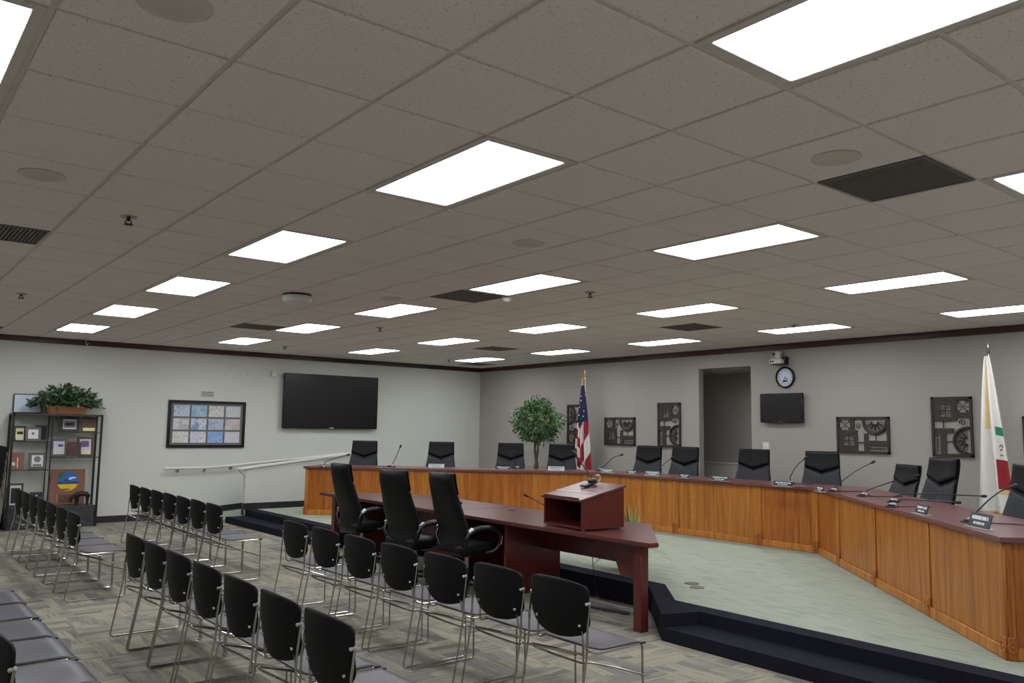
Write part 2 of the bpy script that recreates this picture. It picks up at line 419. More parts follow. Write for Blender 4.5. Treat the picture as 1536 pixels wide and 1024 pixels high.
for f in ((0, 1, 2), (5, 4, 3), (0, 3, 4, 1), (1, 4, 5, 2), (2, 5, 3, 0)): b.face([q+i for i in f], M['white'])
struct(b.build('trim_ramp_cap', M['white'], smooth=0))
b = MB(); b.box((KX0-.012, 11.138, D), (KX1, 11.15, D+.11), M['base']); b.box((KX0-.012, 11.15, D-.1), (KX0, 11.25, D+.11), M['base']); struct(b.build('baseboard_ramp', M['base']))

# ceiling tiles (tegular edges) with T-bars
AX = [(-6, 20), (-6, 17)]
A_, B_ = range(-6, 20), range(-6, 17)
fix = [(a, bb) for bb in (-2, 2, 6, 10, 14) for a in (-4, 0, 4, 8, 12, 16)]
holes = {(a+i, bb) for a, bb in fix for i in (0, 1)}
vents = [(6, -1), (6, 6), (-2, 5), (13, 5), (6, 12), (13, 12), (18, 0), (18, 15)]
holes |= set(vents)
b = MB(); g = .013; zt, zb = H, H+.010
for a in A_:
    for bb in B_:
        if (a, bb) in holes: continue
        x0, x1, y0, y1 = bb*T+g, (bb+1)*T-g, a*T+g, (a+1)*T-g
        x0, x1, y0, y1 = max(x0, XB), min(x1, XR-.002), max(y0, YN), min(y1, YL-.002)
        if x1-x0 < .03 or y1-y0 < .03: continue
        c = .004; q = len(b.v)
        b.v += [(x0+c, y0+c, zt), (x1-c, y0+c, zt), (x1-c, y1-c, zt), (x0+c, y1-c, zt), (x0, y0, zt+c), (x1, y0, zt+c), (x1, y1, zt+c), (x0, y1, zt+c), (x0, y0, zb+.02), (x1, y0, zb+.02), (x1, y1, zb+.02), (x0, y1, zb+.02)]
        b.face((q+3, q+2, q+1, q))
        for i in range(4):
            j = (i+1) % 4; b.face((q+i, q+j, q+4+j, q+4+i)); b.face((q+4+i, q+4+j, q+8+j, q+8+i))
b.cur = M['ceil']; b.mats = [M['ceil']]; b.mi = [0]*len(b.f)
struct(b.build('ceiling', M['ceil'], smooth=0, fix=False))
b = MB()
for a in A_:
    b.box((XB, a*T-.0125, zb), (XR, a*T+.0125, zb+.03), M['tbar'])
for bb in B_:
    b.box((bb*T-.0125, YN, zb+.0008), (bb*T+.0125, YL, zb+.03), M['tbar'])
struct(b.build('trim_ceiling_grid', M['tbar'], smooth=0))
b = MB(); b.box((XB-.12, YN-.12, H+.25), (XR+1.6, YL+.12, H+.3), M['ventb']); struct(b.build('ceiling_deck', M['ventb']))

# ------------------------------------------------------------------ ceiling fixtures
rowname = {-2: 'row over the aisle nearest the camera', 2: 'row over the audience chairs', 6: 'row above the dark red table', 10: 'row above the council desk', 14: 'row nearest the flag wall'}
proto = None
for bb in (-2, 2, 6, 10, 14):
    for n, a in enumerate((16, 12, 8, 4, 0, -4)):
        lab = f"{ORD[n]} bright ceiling light from the big television wall, {rowname[bb]}"
        loc = (bb*T, a*T, H)
        if proto is None:
            t = thing('ceiling_light', lab, 'ceiling light', loc, 0, 'troffer lights in the ceiling')
            w, l = T, 2*T
            f = MB()   # frame: flange and inner rim
            for lo, hi in (((.012, .012, .002), (.055, l-.012, .03)), ((w-.055, .012, .002), (w-.012, l-.012, .03)), ((.055, .012, .002), (w-.055, .058, .03)), ((.055, l-.058, .002), (w-.055, l-.012, .03))):
                f.box(lo, hi, M['frameg'], .003)
            f.box((.012, .012, .1), (w-.012, l-.012, .12), M['frameg'])
            f.build('frame', M['frameg'], t)
            d_ = MB(); d_.box((.055, .058, .008), (w-.055, l-.058, .016), M['lens']); d_.build('diffuser', M['lens'], t)
            proto = t
        else: dup(proto, loc, 0, lab)
vlab = {(6, -1): 'dark square ceiling vent at the left edge beside a round speaker', (6, 6): 'dark square ceiling vent touching the end of a light above the table', (-2, 5): 'large dark square ceiling vent beside the round speaker near the right', (13, 5): 'dark ceiling vent left of the light over the big television', (6, 12): 'dark ceiling vent above the doorway opening', (13, 12): 'small dark ceiling vent between lights near the far corner', (18, 0): 'dark ceiling vent above the display case wall', (18, 15): 'dark ceiling vent in the far corner of the room'}
for a, bb in vents:
    t = thing('ceiling_vent', vlab[(a, bb)], 'vent', (bb*T, a*T, H), 0, 'return air vents')
    f = MB()
    for lo, hi in (((.012, .012, 0), (.03, T-.012, .02)), ((T-.03, .012, 0), (T-.012, T-.012, .02)), ((.03, .012, 0), (T-.03, .03, .02)), ((.03, T-.03, 0), (T-.03, T-.012, .02))): f.box(lo, hi, M['vent'])
    f.build('frame', M['vent'], t)
    f = MB(); 
    for i in range(21): x = .03+i*(T-.06)/21; f.box((x+.002, .03, .004), (x+.016, T-.03, .012), M['vent'])
    for i in range(11): y = .03+i*(T-.06)/10.2; f.box((.03, y-.003, .006), (T-.03, y+.003, .014), M['vent'])
    f.box((.03, .03, .03), (T-.03, T-.03, .034), M['ventb'])
    f.build('grille', M['vent'], t)
for (a, bb), lab in {(-.5, -.5): 'round ceiling speaker cut by the top edge of the view, beside corner light', (3.5, -.5): 'round ceiling speaker at the left, in front of a dark vent', (-1.5, 4.5): 'round ceiling speaker beside the large dark vent', (2.62, 4.62): 'round ceiling speaker between two lights over the middle of the room', (7.6, 5.6): 'small round ceiling speaker beyond the white projector dome'}.items():
    t = thing('ceiling_speaker', lab, 'speaker', (bb*T, a*T, H), 0, 'round ceiling speakers')
    f = MB(); f.lathe([(.118, .002), (.122, -.004), (.112, -.008), (.108, -.006)], n=36, m=M['frameg']); f.build('rim', M['frameg'], t)
    f = MB(); f.lathe([(.0, -.009), (.06, -.008), (.11, -.005), (.11, 0)], n=36, m=M['grille']); f.build('grille', M['grille'], t)
for (a, bb), lab in {(4.61, .52): 'chrome fire sprinkler with round collar at left of the ceiling', (11.75, .48): 'small fire sprinkler near the left edge above the display case', (4.68, 7.67): 'fire sprinkler just right of the light with the white sensor', (11.48, 7.58): 'tiny fire sprinkler between lights above the council desk', (17.5, 13.6): 'tiny fire sprinkler close to the far room corner', (17.37, 7.82): 'tiny fire sprinkler above the big television', (4.68, 13.64): 'fire sprinkler above the wall clock and camera'}.items():
    t = thing('ceiling_sprinkler', lab, 'sprinkler', (bb*T, a*T, H), 0, 'ceiling fire sprinklers')
    f = MB(); f.lathe([(.02, .002), (.055, 0), (.05, -.008), (.02, -.012)], n=20, m=M['steel']); f.build('collar', M['steel'], t)
    f = MB(); f.tube([(0, 0, 0), (0, 0, -.03)], .012, 8, M['statue']); f.tube([(-.016, 0, -.025), (-.02, 0, -.04), (0, 0, -.055)], .004, 6, M['statue']); f.tube([(.016, 0, -.025), (.02, 0, -.04), (0, 0, -.055)], .004, 6, M['statue'])
    f.lathe([(.0, -.058), (.03, -.056), (.03, -.052), (0, -.05)], n=16, m=M['statue']); f.build('head', M['statue'], t)
t = thing('access_point', 'white round dome device with dark top ring on the ceiling', 'ceiling device', (4.17*T, 8.35*T, H), 0)
f = MB(); f.lathe([(.14, .002), (.15, -.012), (.15, -.02), (.14, -.022)], n=32, m=M['pframe']); f.build('mounting_ring', M['pframe'], t)
f = MB(); f.lathe([(.148, -.02), (.152, -.05), (.14, -.085), (.11, -.1), (0, -.104)], n=32, m=M['whiteg']); f.build('dome', M['whiteg'], t)
t = thing('ceiling_sensor', 'small white sensor dome below the light beside a dark vent', 'sensor', (7.04*T, 6.1*T, H+.012), 0)
f = MB(); f.lathe([(.06, .0), (.06, -.016), (.05, -.02)], n=24, m=M['whiteg']); f.build('base', M['whiteg'], t)
f = MB(); f.lathe([(.05, -.02), (.045, -.04), (.03, -.055), (0, -.06)], n=24, m=M['white']); f.build('dome', M['white'], t)

# ------------------------------------------------------------------ stacking chairs
def stacking_chair(label, loc, group):
    t = thing('stacking_chair', label, 'chair', loc, 0, group)
    w = .250
    for s in (-1, 1):
        y = s*w
        p = [(.095, y, .705), (.078, y, .56), (.076, y, .43), (0, y, .011), (.53, y, .011), (.522, y, .430), (.15, y, .424), (.105, y*.80, .445), (.092, y*.74, .575)]
        f = MB(); f.tube(rounded(p, .028, 4), .0064, 8, M['chrome']); f.build('side_frame', M['chrome'], t)
    f = MB()
    p = [(.535, w, .25), (.30, w*.99, .33), (.086, w, .392), (.10, w*.86, .375), (.16, w*.55, .345), (.175, 0, .338), (.16, -w*.55, .345), (.10, -w*.86, .375), (.086, -w, .392), (.30, -w*.99, .33), (.535, -w, .25)]
    f.tube(rounded(p, .05, 4), .0064, 8, M['chrome']); f.build('stretcher', M['chrome'], t)
    # seat pan: waterfall front, gently dished, rounded corners
    def seat(u, v):
        x = .125+u*.425; vv = (v-.5)*2
        hw = .240*(1-.30*max(0, (.30-u)/.30)**2) * (1-.10*max(0, (u-.86)/.14)**2)
        y = vv*hw
        z = .438 - .014*(1-vv*vv)*math.sin(min(1, u*1.15)*PI) + .020*max(0, (.22-u)/.22)**2 - .020*max(0, (u-.86)/.14)**2
        return (x, y, z)
    f = MB(); f.grid(seat, 16, 14, M['seat']); o = f.build('seat', M['seat'], t); solidify(o, .010)
    # back shell: concave, straight wide top with round corners, narrowing to the bottom
    def back(u, v):
        z = .505+v*.305; vv = (u-.5)*2
        if v < .34: hw = .172+.074*math.sin(min(1, v/.34)*PI/2)
        else: hw = .246+.006*(v-.34)
        if v > .84: hw -= .080*(1-math.sqrt(max(0, 1-((v-.84)/.16)**2)))
        if v < .12: hw -= .055*(1-math.sqrt(max(0, 1-((.12-v)/.12)**2)))
        y = vv*hw; lean = .010-.030*(v-.35)
        x = .052 + lean*1.2 + .050*(vv*hw/.25)**2 - .012*math.sin(v*PI)
        z2 = z + (.012 if v > .5 else -.012)*(1-vv*vv)*(abs(v-.5)*2)**3
        return (x, y, z2)
    f = MB(); f.grid(back, 18, 20, M['shell']); o = f.build('backrest', M['shell'], t); solidify(o, .012)
    for s in (-1, 1):
        f = MB(); f.tube([(.078, s*.234, .697), (.098, s*.252, .707)], .009, 8, M['silver']); f.build('bracket', M['silver'], t)
        f = MB(); f.tube([(.075, s*.180, .572), (.10, s*.190, .58)], .008, 8, M['silver']); f.build('bracket', M['silver'], t)
        f = MB(); f.box((.505, s*w-.012, .427), (.545, s*w+.012, .440), M['plastic'], .004); f.build('corner_cap', M['plastic'], t)
    return t
rows = [
    ('A', 'audience chair in the row right behind the dark red table, {} from its aisle end', 2.062, 4.17, 7, -.546, 'chairs in the row behind the dark red table'),
    ('B', 'audience chair in the middle row of the near right block, {} from its aisle end', .662, 4.075, 7, -.552, 'chairs in the middle row'),
    ('E', 'dark audience chair in the row cut by the left edge, {} from its aisle end', -.555, 4.09, 6, -.549, 'chairs in the row at the left edge'),
    ('C', 'audience chair in the far front row toward the white handrail, {} from its aisle end', 2.02, 5.60, 7, .535, 'chairs in the far front row'),
    ('D', 'audience chair in the far second row toward the display case, {} from its aisle end', .627, 5.51, 7, .545, 'chairs in the far second row')]
ROWY = {'A': [4.036, 3.431, 2.829, 2.25, 1.684, 1.13, 0.593], 'B': [3.81, 3.275, 2.74, 2.183, 1.618, 1.068, 0.517],
        'E': [3.785, 3.245, 2.675, 2.135, 1.59, 1.01], 'C': [6.03, 6.562, 7.094, 7.626, 8.158, 8.69, 9.222], 'D': [5.9, 6.435, 6.99, 7.54, 8.09, 8.63, 9.17]}
chair0 = None
for key, lab, x, y0, n, st, grp in rows:
    for i, y in enumerate(ROWY[key]):
        dx = .11*max(0, (i-2.5)/4)**1.3 if key == 'A' else 0
        L = lab.format(ORD[i])
        loc = (x+dx, y, 0)
        if chair0 is None: chair0 = stacking_chair(L, loc, grp)
        else: dup(chair0, loc, random.uniform(-.004, .004), L, grp)
# the tall stack of spare chairs at the left edge
for i in range(6):
    pos = 'bottom chair' if i == 0 else ('top chair' if i == 5 else ORD[i]+' chair from the bottom')
    c = dup(chair0, (.48+i*.015, 10.95+i*.055, i*.1), PI/2, f'{pos} of the black chair stack left of the display case', 'stacked spare chairs')
    for k in kids(c):
        if k.name.startswith(('stretcher', 'bracket')): bpy.data.objects.remove(k)   # hidden inside the stack

# ------------------------------------------------------------------ high-back leather chairs
def smoothstep(a, b, x): t = max(0, min(1, (x-a)/(b-a))); return t*t*(3-2*t)
def exec_chair(name, label, loc, rz, group, top=1.215, cat='office chair', front=None):
    t = thing(name, label, cat, loc, rz, group)
    k = (top-.44)/.775
    prof = lambda z: -.215 + .03*math.exp(-((z-.60)/.12)**2) - .145*smoothstep(.55, 1.25, .44+(z-.44)/k)**1.0
    def hw(z):
        q = .44+(z-.44)/k
        h = .236+.030*math.sin(min(1, (q-.44)/.5)*PI)**1.2 if q < .94 else .236-.014*(q-.94)/.28
        if q < .52: h *= .80+.20*math.sin((q-.44)/.08*PI/2)
        return h
    def shell(off, n):
        def fn(u, v):
            z = .44+v*(top-.44); a = (u-.5)*2; y = a*hw(z)
            x = prof(z) + off*(1-.75*abs(a)**5)*(1-.6*max(0, (v-.93)/.07)**2)*(1-.4*max(0, (.05-v)/.05)) + .018*a*a
            return (x, y, z)
        return fn
    N, V = 16, 26
    bk = MB()
    f1, f2 = shell(.028, 1), shell(-.042, 1)
    bk.grid(f1, N, V, M['leather']); n1 = len(bk.v); bk.grid(f2, N, V, M['leather'])
    W = N+1
    ring = [i for i in range(W)] + [j*W+N for j in range(1, V+1)] + [V*W+i for i in range(N-1, -1, -1)] + [j*W for j in range(V-1, 0, -1)]
    for i in range(len(ring)):
        a, c = ring[i], ring[(i+1) % len(ring)]; bk.face((a, c, n1+c, n1+a), M['leather'])
    o = bk.build('backrest', M['leather'], t, 60)
    # headrest pad with a pointed chevron edge, and the lower pad with pleats
    zc = lambda a: .925+.085*abs(a)
    zc2 = lambda a: (.44+(zc(a)-.44)*k)
    def head(u, v):
        a = (u-.5)*2*.985; z0 = zc2(a); z = z0+v*(top+.004-z0); y = a*hw(z)
        e = (1-.85*abs(a)**6)*(math.sin(min(1, max(0, v)/.13)*PI/2))*(1-.8*max(0, (v-.9)/.1)**2)
        return (prof(z)+.026+.018*a*a+.034*e, y, z)
    def low(u, v):
        a = (u-.5)*2*.965; z1 = zc2(a)-.008; z0 = .47; z = z0+v*(z1-z0); y = a*hw(z)
        e = (1-.85*abs(a)**6)*math.sin(min(1, max(0, 1-v)/.10)*PI/2)
        pleat = -.007*math.exp(-(a/.035)**2)*smoothstep(.1, .4, v) - .004*math.exp(-((abs(a)-.16*(1.2-v)-.06)/.04)**2)*v
        return (prof(z)+.022+.018*a*a+.020*e+pleat, y, z)
    f = MB(); f.grid(head, 24, 12, M['leather']); solidify(f.build('headrest', M['leather'], t, 60), .012, -1)
    f = MB(); f.grid(low, 30, 16, M['leatherg']); solidify(f.build('back_cushion', M['leatherg'], t, 60), .012, -1)
    # stitched chevron seam on the rear face
    f = MB(); pts = []
    for i in range(13):
        a = -1+i/6; z = (.44+(1.045+.055*abs(a)-.44)*k); y = a*hw(z)*.96
        pts.append((prof(z)-.042*(1-.75*abs(a)**5)+.018*a*a-.001, y, z))
    f.tube(pts, .0065, 6, M['leather']); f.build('seam', M['leather'], t)
    # seat cushion
    f = MB(); f.box((-.24, -.245, .415), (.255, .245, .515), M['leather'], .045, seg=4); f.build('seat', M['leather'], t, 60)
    for s in (-1, 1):
        y = s*.285
        p = [(-.19, s*.235, .50), (-.21, y*.97, .56), (-.17, y, .645), (-.05, y, .675), (.12, y, .668), (.215, y, .60), (.21, y, .50), (.15, y*.93, .435), (.08, s*.22, .42)]
        f = MB(); f.tube(rounded(p, .06, 5), .021, 10, M['black']); f.tube(rounded(p[2:6], .06, 5), .0275, 10, M['plastic']); ar = f.build('armrest', M['black'], t, 60)
        f = MB(); f.tube([(.222, y, .615), (.224, y, .56), (.214, y, .50)], .0245, 10, M['chrome']); f.build('chrome_sleeve', M['chrome'], ar)
        f = MB(); f.tube([(-.185, y, .634), (-.135, y, .665)], .029, 10, M['steel']); f.build('pad_end', M['steel'], ar)
    f = MB(); f.box((-.16, -.13, .375), (.14, .13, .418), M['plastic'], .01); f.tube([(0, 0, .38), (0, 0, .22)], .026, 12, M['steel']); f.tube([(0, 0, .25), (0, 0, .10)], .034, 12, M['plastic']); f.build('gas_lift', M['plastic'], t)
    f = MB()
    for i in range(5):
        a = i*2*PI/5+.3; c, s = math.cos(a), math.sin(a)
        f.tube([(.02*c, .02*s, .105), (.17*c, .17*s, .095), (.30*c, .30*s, .072)], [.036, .027, .02], 8, M['plastic'])
    f.build('star_base', M['plastic'], t)
    for i in range(5):
        a = i*2*PI/5+.3; c, s = math.cos(a), math.sin(a); f = MB()
        f.tube([(.30*c-.026*s, .30*s+.026*c, .028), (.30*c-.008*s, .30*s+.008*c, .028)], .028, 12, M['plastic']); f.tube([(.30*c+.026*s, .30*s-.026*c, .028), (.30*c+.008*s, .30*s-.008*c, .028)], .028, 12, M['plastic']); f.tube([(.30*c, .30*s, .03), (.30*c, .30*s, .075)], .009, 8, M['steel'])
        f.build('caster', M['plastic'], t)
    return t
e0 = exec_chair('executive_chair', 'leftmost of three high-back black leather chairs tucked at the dark red table', (4.0, 6.17, 0), math.radians(2), 'chairs at the dark red table')
dup(e0, (3.80, 4.62, 0), math.radians(8), 'middle of three high-back black leather chairs tucked at the dark red table')
dup(e0, (3.99, 3.93, 0), math.radians(-1), 'high-back black leather chair at the red table closest to the lectern')
cc = [  # back-top position, heading, label
    ((6.19, 10.17), 222, 'leather council chair at the end of the desk under the big television'),
    ((7.18, 9.19), 222, 'leather council chair beside the wall switch, second from the television end'),
    ((8.06, 8.32), 223, 'leather council chair left of the ficus tree trunk'),
    ((8.69, 7.68), 223, 'leather council chair between the ficus trunk and the striped flag'),
    ((9.43, 6.30), 254, 'leather council chair just left of the upright ironwork panel'),
    ((9.43, 5.53), 256, 'leather council chair under the upright ironwork panel, beside the doorway'),
    ((9.43, 4.25), 252, 'leather council chair at the right side of the doorway opening'),
    ((9.43, 3.16), 251, 'leather council chair in front of the wide ironwork panel and clock'),
    ((8.98, 1.74), 300, 'low-back leather council chair, shorter than all the others'),
    ((8.25, 1.00), 299, 'leather council chair in front of the upright ironwork panel near the white flag'),
    ((7.06, -.29), 292, 'leather council chair cut by the right edge beside the white flag')]
first = None
for i, ((x, y), hd, lab) in enumerate(cc):
    rz = PI/2-math.radians(hd); ox, oy = x+.36*math.cos(rz), y+.36*math.sin(rz)
    if i == 8: exec_chair('council_chair', lab, (ox, oy, D), rz, 'council chairs behind the desk', top=1.10)
    elif first is None: first = exec_chair('council_chair', lab, (ox, oy, D), rz, 'council chairs behind the desk')
    else: dup(first, (ox, oy, D), rz, lab)

# ------------------------------------------------------------------ council desk
desk = thing('council_desk', 'long U-shaped council desk with oak panels and mahogany coloured top', 'desk', (8.35, 4.57, D))
OX, OY = 8.35, 4.57
L_ = lambda p: (p[0]-OX, p[1]-OY)
r2 = math.sqrt(.5)
E0, C0, C1, E1 = (4.99, -.752), (8.32, 2.60), (8.35, 6.47), (4.935, 9.885)
def seg_panels(p0, p1, posts, nrm, tones, first_post=True, last_post=True):
    """Panels, posts and base rails between two corners. nrm points to the room."""
    p0, p1, nrm = Vector(p0), Vector(p1), Vector(nrm); dr = (p1-p0); ln = dr.length; dr.normalize()
    stops = [0]+posts+[ln]
    def obox(nm, s0, s1, d0, d1, z0, z1, m, bev=.003):
        # s along the run, d out towards the room
        f = MB(); mt = Matrix(((dr.x, nrm.x, 0, p0.x-OX), (dr.y, nrm.y, 0, p0.y-OY), (0, 0, 1, 0), (0, 0, 0, 1)))
        f.box((s0, d0, z0), (s1, d1, z1), m, bev, mt); return f, mt
    for i in range(len(stops)-1):
        a, c = stops[i], stops[i+1]
        f, mt = obox('p', a+.01, c-.01, -.02, -.004, .02, .755, tones[i % len(tones)], 0); f.build('front_panel', tones[i % len(tones)], desk)
        f, mt = obox('r', a+.05, c-.05, -.004, .012, 0, .085, M['oakr'], .008); f.build('base_rail', M['oakr'], desk)
    for i, s in enumerate(stops):
        if (i == 0 and not first_post) or (i == len(stops)-1 and not last_post): continue
        s0, s1 = max(s-.055, 0), min(s+.055, ln)
        f, mt = obox('s', s0, s1, -.004, .007, .0, .755, M['oak'], .004); po = f.build('post', M['oak'], desk)
        f, mt = obox('q', s0-.004 if s0 > 0 else 0, s1+.004 if s1 < ln else ln, .004, .016, 0, .15, M['oakd'], .004)
        c = (s0+s1)/2
        rot = mt @ Matrix(((1, 0, 0, c), (0, 0, 1, .016), (0, 1, 0, .085), (0, 0, 0, 1)))
        f.lathe([(.038, -.002), (.036, .005), (.028, .004), (.024, .001), (.014, .001), (.010, .006), (0, .007)], n=18, m=M['oakd'], mtx=rot)
        f.build('plinth_rosette', M['oakd'], po)
tn = [M['oak2'], M['oak'], M['oak2'], M['oak3']]
seg_panels(E0, C0, [1.30, 2.61, 3.83], (-r2, r2), tn)
seg_panels(C0, C1, [.85, 2.24, 3.40], (-1, 0), [M['oak3'], M['oak2'], M['oak'], M['oak']])
seg_panels(C1, E1, [.98, 2.20, 3.51], (-r2, -r2), [M['oak'], M['oak3'], M['oak'], M['oak3']])
# end panels and the worktop
seg_panels((E0[0]+.72*r2, E0[1]-.72*r2), E0, [], (-r2, -r2), [M['oak3']])
seg_panels(E1, (E1[0]+.72*r2, E1[1]+.72*r2), [], (-r2, r2), [M['oak3']])
o_ = .035
front = [(E0[0]-o_*0-.05, E0[1]), (C0[0]-.045, C0[1]+.015), (C1[0]-.045, C1[1]-.015), (E1[0]-.05, E1[1])]
back = [(E1[0]+.74*r2, E1[1]+.80*r2), (C1[0]+.67, C1[1]+.29), (C0[0]+.70, C0[1]-.29), (E0[0]+.74*r2, E0[1]-.80*r2)]
f = MB(); bmx = bmesh.new(); vs = [bmx.verts.new((*L_(p), .757)) for p in front+back]; fc = bmx.faces.new(vs)
ret = bmesh.ops.extrude_face_region(bmx, geom=[fc]); 
for v in [g for g in ret['geom'] if isinstance(g, bmesh.types.BMVert)]: v.co.z = .795
bmesh.ops.recalc_face_normals(bmx, faces=bmx.faces[:])
bmesh.ops.bevel(bmx, geom=[e for e in bmx.edges if abs(e.verts[0].co.z-e.verts[1].co.z) < 1e-4], offset=.007, segments=2, affect='EDGES')
f.bm(bmx, M['top']); f.build('countertop', M['top'], desk)
ZD = D+.795

# ------------------------------------------------------------------ microphones and name plates
def gooseneck(name, label, base, path, head_len=.045, group='council gooseneck microphones', cable=None, style='puck', rz=0):
    t = thing(name, label, 'microphone', base, 0, group)
    bx, by, bz = base; P = [Vector((p[0]-bx, p[1]-by, p[2]-bz)) for p in path]
    c, s = math.cos(rz), math.sin(rz); mt = Matrix.Rotation(rz, 4, 'Z')
    f = MB(); f.box((-.085, -.045, 0), (.055, .045, .012), M['plastic'], .006, mt); f.box((-.07, -.03, .010), (.045, .03, .026), M['plastic'], .01, mt); f.build('base', M['plastic'], t)
    f = MB(); f.lathe([(.034, .012), (.034, .026), (.026, .036), (.0, .04)], n=18, m=M['silver']); f.build('talk_button', M['silver'], t)
    pts = [Vector((0, 0, .03))]+P
    sm = rounded(pts, .09, 5)
    f = MB(); f.tube(sm, .0058, 8, M['plastic']); f.build('gooseneck', M['plastic'], t)
    dr = (P[-1]-P[-2]).normalized()
    f = MB(); f.tube([P[-1]-dr*.01, P[-1], P[-1]+dr*head_len*.5, P[-1]+dr*head_len, P[-1]+dr*(head_len+.008)], [.008, .013, .016, .014, .006], 10, M['plastic']); f.build('mic_head', M['plastic'], t)
    if cable:
        f = MB(); f.tube(rounded([(-.08*c, -.08*s, .006)]+[(x, y, .006) for x, y in cable], .05, 4), .004, 6, M['plastic']); f.build('cable', M['plastic'], t)
    return t
Z = ZD
mics = [
    ('gooseneck microphone at the desk end behind the leftmost executive chair', (4.98, 9.33), [(.02, -.02, .1), (.29, -.24, .206)], None),
    ('gooseneck microphone standing alone between the first two council chairs', (6.15, 9.149), [(.033, -.026, .112), (.099, -.079, .326)], [(-.15, .1), (-.2, .12)]),
    ('short gooseneck microphone before the council chair left of the ficus', (7.845, 7.871), [(-.037, .03, .14), (-.056, .045, .25)], None),
    ('gooseneck microphone before the council chair right of the ficus trunk', (8.62, 7.80), [(.046, -.037, .12), (.111, -.089, .276)], [(-.2, .25), (-.3, .4)]),
    ('curved gooseneck microphone under the wide ironwork panel left of the doorway', (8.70, 6.74), [(.0, 0, .05), (.07, -.057, .10), (.16, -.128, .225), (.258, -.207, .26)], None),
    ('gooseneck microphone leaning between the two chairs beside the doorway', (8.75, 5.60), [(.10, -.08, .15), (.194, -.155, .245)], None),
    ('straight gooseneck microphone between two council chairs right of the doorway', (8.66, 3.17), [(-.012, .01, .077), (.05, -.04, .226), (.143, -.114, .33)], [(.15, -.15), (.2, -.2)]),
    ('gooseneck microphone slanting right beside the chair in front of the clock', (7.897, 2.122), [(.07, -.055, .116), (.211, -.168, .248), (.347, -.276, .335)], [(.2, -.12), (.28, -.2)]),
    ('gooseneck microphone reaching toward the low-back council chair', (7.551, 1.568), [(.024, -.02, .064), (.132, -.106, .116), (.274, -.22, .176), (.428, -.343, .222)], [(.1, -.2), (.25, -.28)]),
    ('gooseneck microphone bent low with its head far out to the right', (7.073, 1.01), [(.006, -.005, .056), (.09, -.07, .085), (.305, -.244, .085), (.51, -.408, .080), (.68, -.543, .073)], [(-.12, -.05), (-.2, -.12)]),
    ('gooseneck microphone lying low behind a small name plate', (6.55, .76), [(.016, -.013, .043), (.07, -.05, .07), (.25, -.19, .062), (.46, -.36, .05)], [(.2, -.12), (.33, -.16), (.28, -.22)]),
    ('gooseneck microphone closest to the camera beside the largest name plate', (5.784, -.239), [(.014, -.011, .056), (.095, -.075, .159), (.179, -.143, .242), (.249, -.199, .274)], [(.1, -.3), (.0, -.45)]),
]
for lab, (x, y), pth, cab in mics:
    gooseneck('gooseneck_microphone', lab, (x, y, Z), [(x+a, y+b_, Z+c) for a, b_, c in pth], cable=cab, rz=math.atan2(y-4.57, x-4) if False else random.uniform(-.3, .3))
def name_plate(label, p, q, h=.06, kind='black'):
    a, c = Vector((*p, 0)), Vector((*q, 0)); mid = (a+c)/2; dr = (c-a); w = dr.length; rz = math.atan2(dr.y, dr.x)
    t = thing('name_plate', label, 'name plate', (mid.x, mid.y, Z), rz, 'name plates on the council desk')
    # local x along the plate, -y towards the reader
    face = {'black': M['plate'], 'grey': M['inkg'], 'white': M['card']}[kind]
    f = MB(); f.box((-w/2-.006, -.045, 0), (w/2+.006, .03, .006), M['silver'], .002); f.build('base', M['silver'], t)
    tilt = Matrix.Translation((0, -.015, .005)) @ Matrix.Rotation(math.radians(-18), 4, 'X')
    f = MB(); f.box((-w/2, -.003, 0), (w/2, .003, h), face, .001, tilt); pl = f.build('plate', face, t)
    f = MB(); rng = random.Random(label)
    for z0, z1, fr in ((.54, .80, .78), (.2, .38, .52)):
        x = -w*fr/2
        while x < w*fr/2-.004:
            cw = rng.uniform(.005, .010); g = rng.choice((.002, .002, .003, .009))
            f.box((x, -.0046, h*z0), (min(x+cw, w*fr/2), -.003, h*z1), M['textw'] if kind != 'white' else M['inkg'], 0, tilt); x += cw+g
    f.build('lettering', M['textw'], pl)
    return t
plates = [
    ('pale grey name plate by the chair beside the wall switch', (6.68, 8.83), (6.87, 8.64), 'white', .055),
    ('black name plate with white letters by the chair left of the ficus', (7.27, 7.74), (7.46, 7.55), 'black', .055),
    ('pale name plate by the chair right of the ficus trunk', (7.93, 7.18), (8.12, 6.99), 'white', .065),
    ('grey-blue name plate beside the curved microphone', (8.34, 6.36), (8.38, 6.12), 'grey', .055),
    ('small black name plate left of the chair under the upright ironwork panel', (8.40, 5.86), (8.42, 5.66), 'black', .052),
    ('plain grey name plate in front of the fifth council chair', (8.34, 5.43), (8.34, 5.14), 'grey', .07),
    ('small name plate before the chair beside the doorway', (8.30, 4.74), (8.31, 4.56), 'black', .06),
    ('black name plate with white letters in front of the doorway opening', (8.31, 4.19), (8.29, 3.87), 'black', .066),
    ('dark name plate beside the straight microphone right of the doorway', (8.14, 3.08), (8.13, 2.80), 'black', .062),
    ('tiny name plate beside the microphone at the desk corner', (7.79, 2.27), (7.67, 2.11), 'black', .055),
    ('small dark name plate beside the low-lying microphone', (6.15, .355), (5.98, .18), 'black', .08),
    ('largest dark name plate with two lines, closest to the camera', (5.50, -.34), (5.31, -.56), 'black', .105)]
for lab, p, q, kd, h in plates: name_plate(lab, p, q, h, kd)

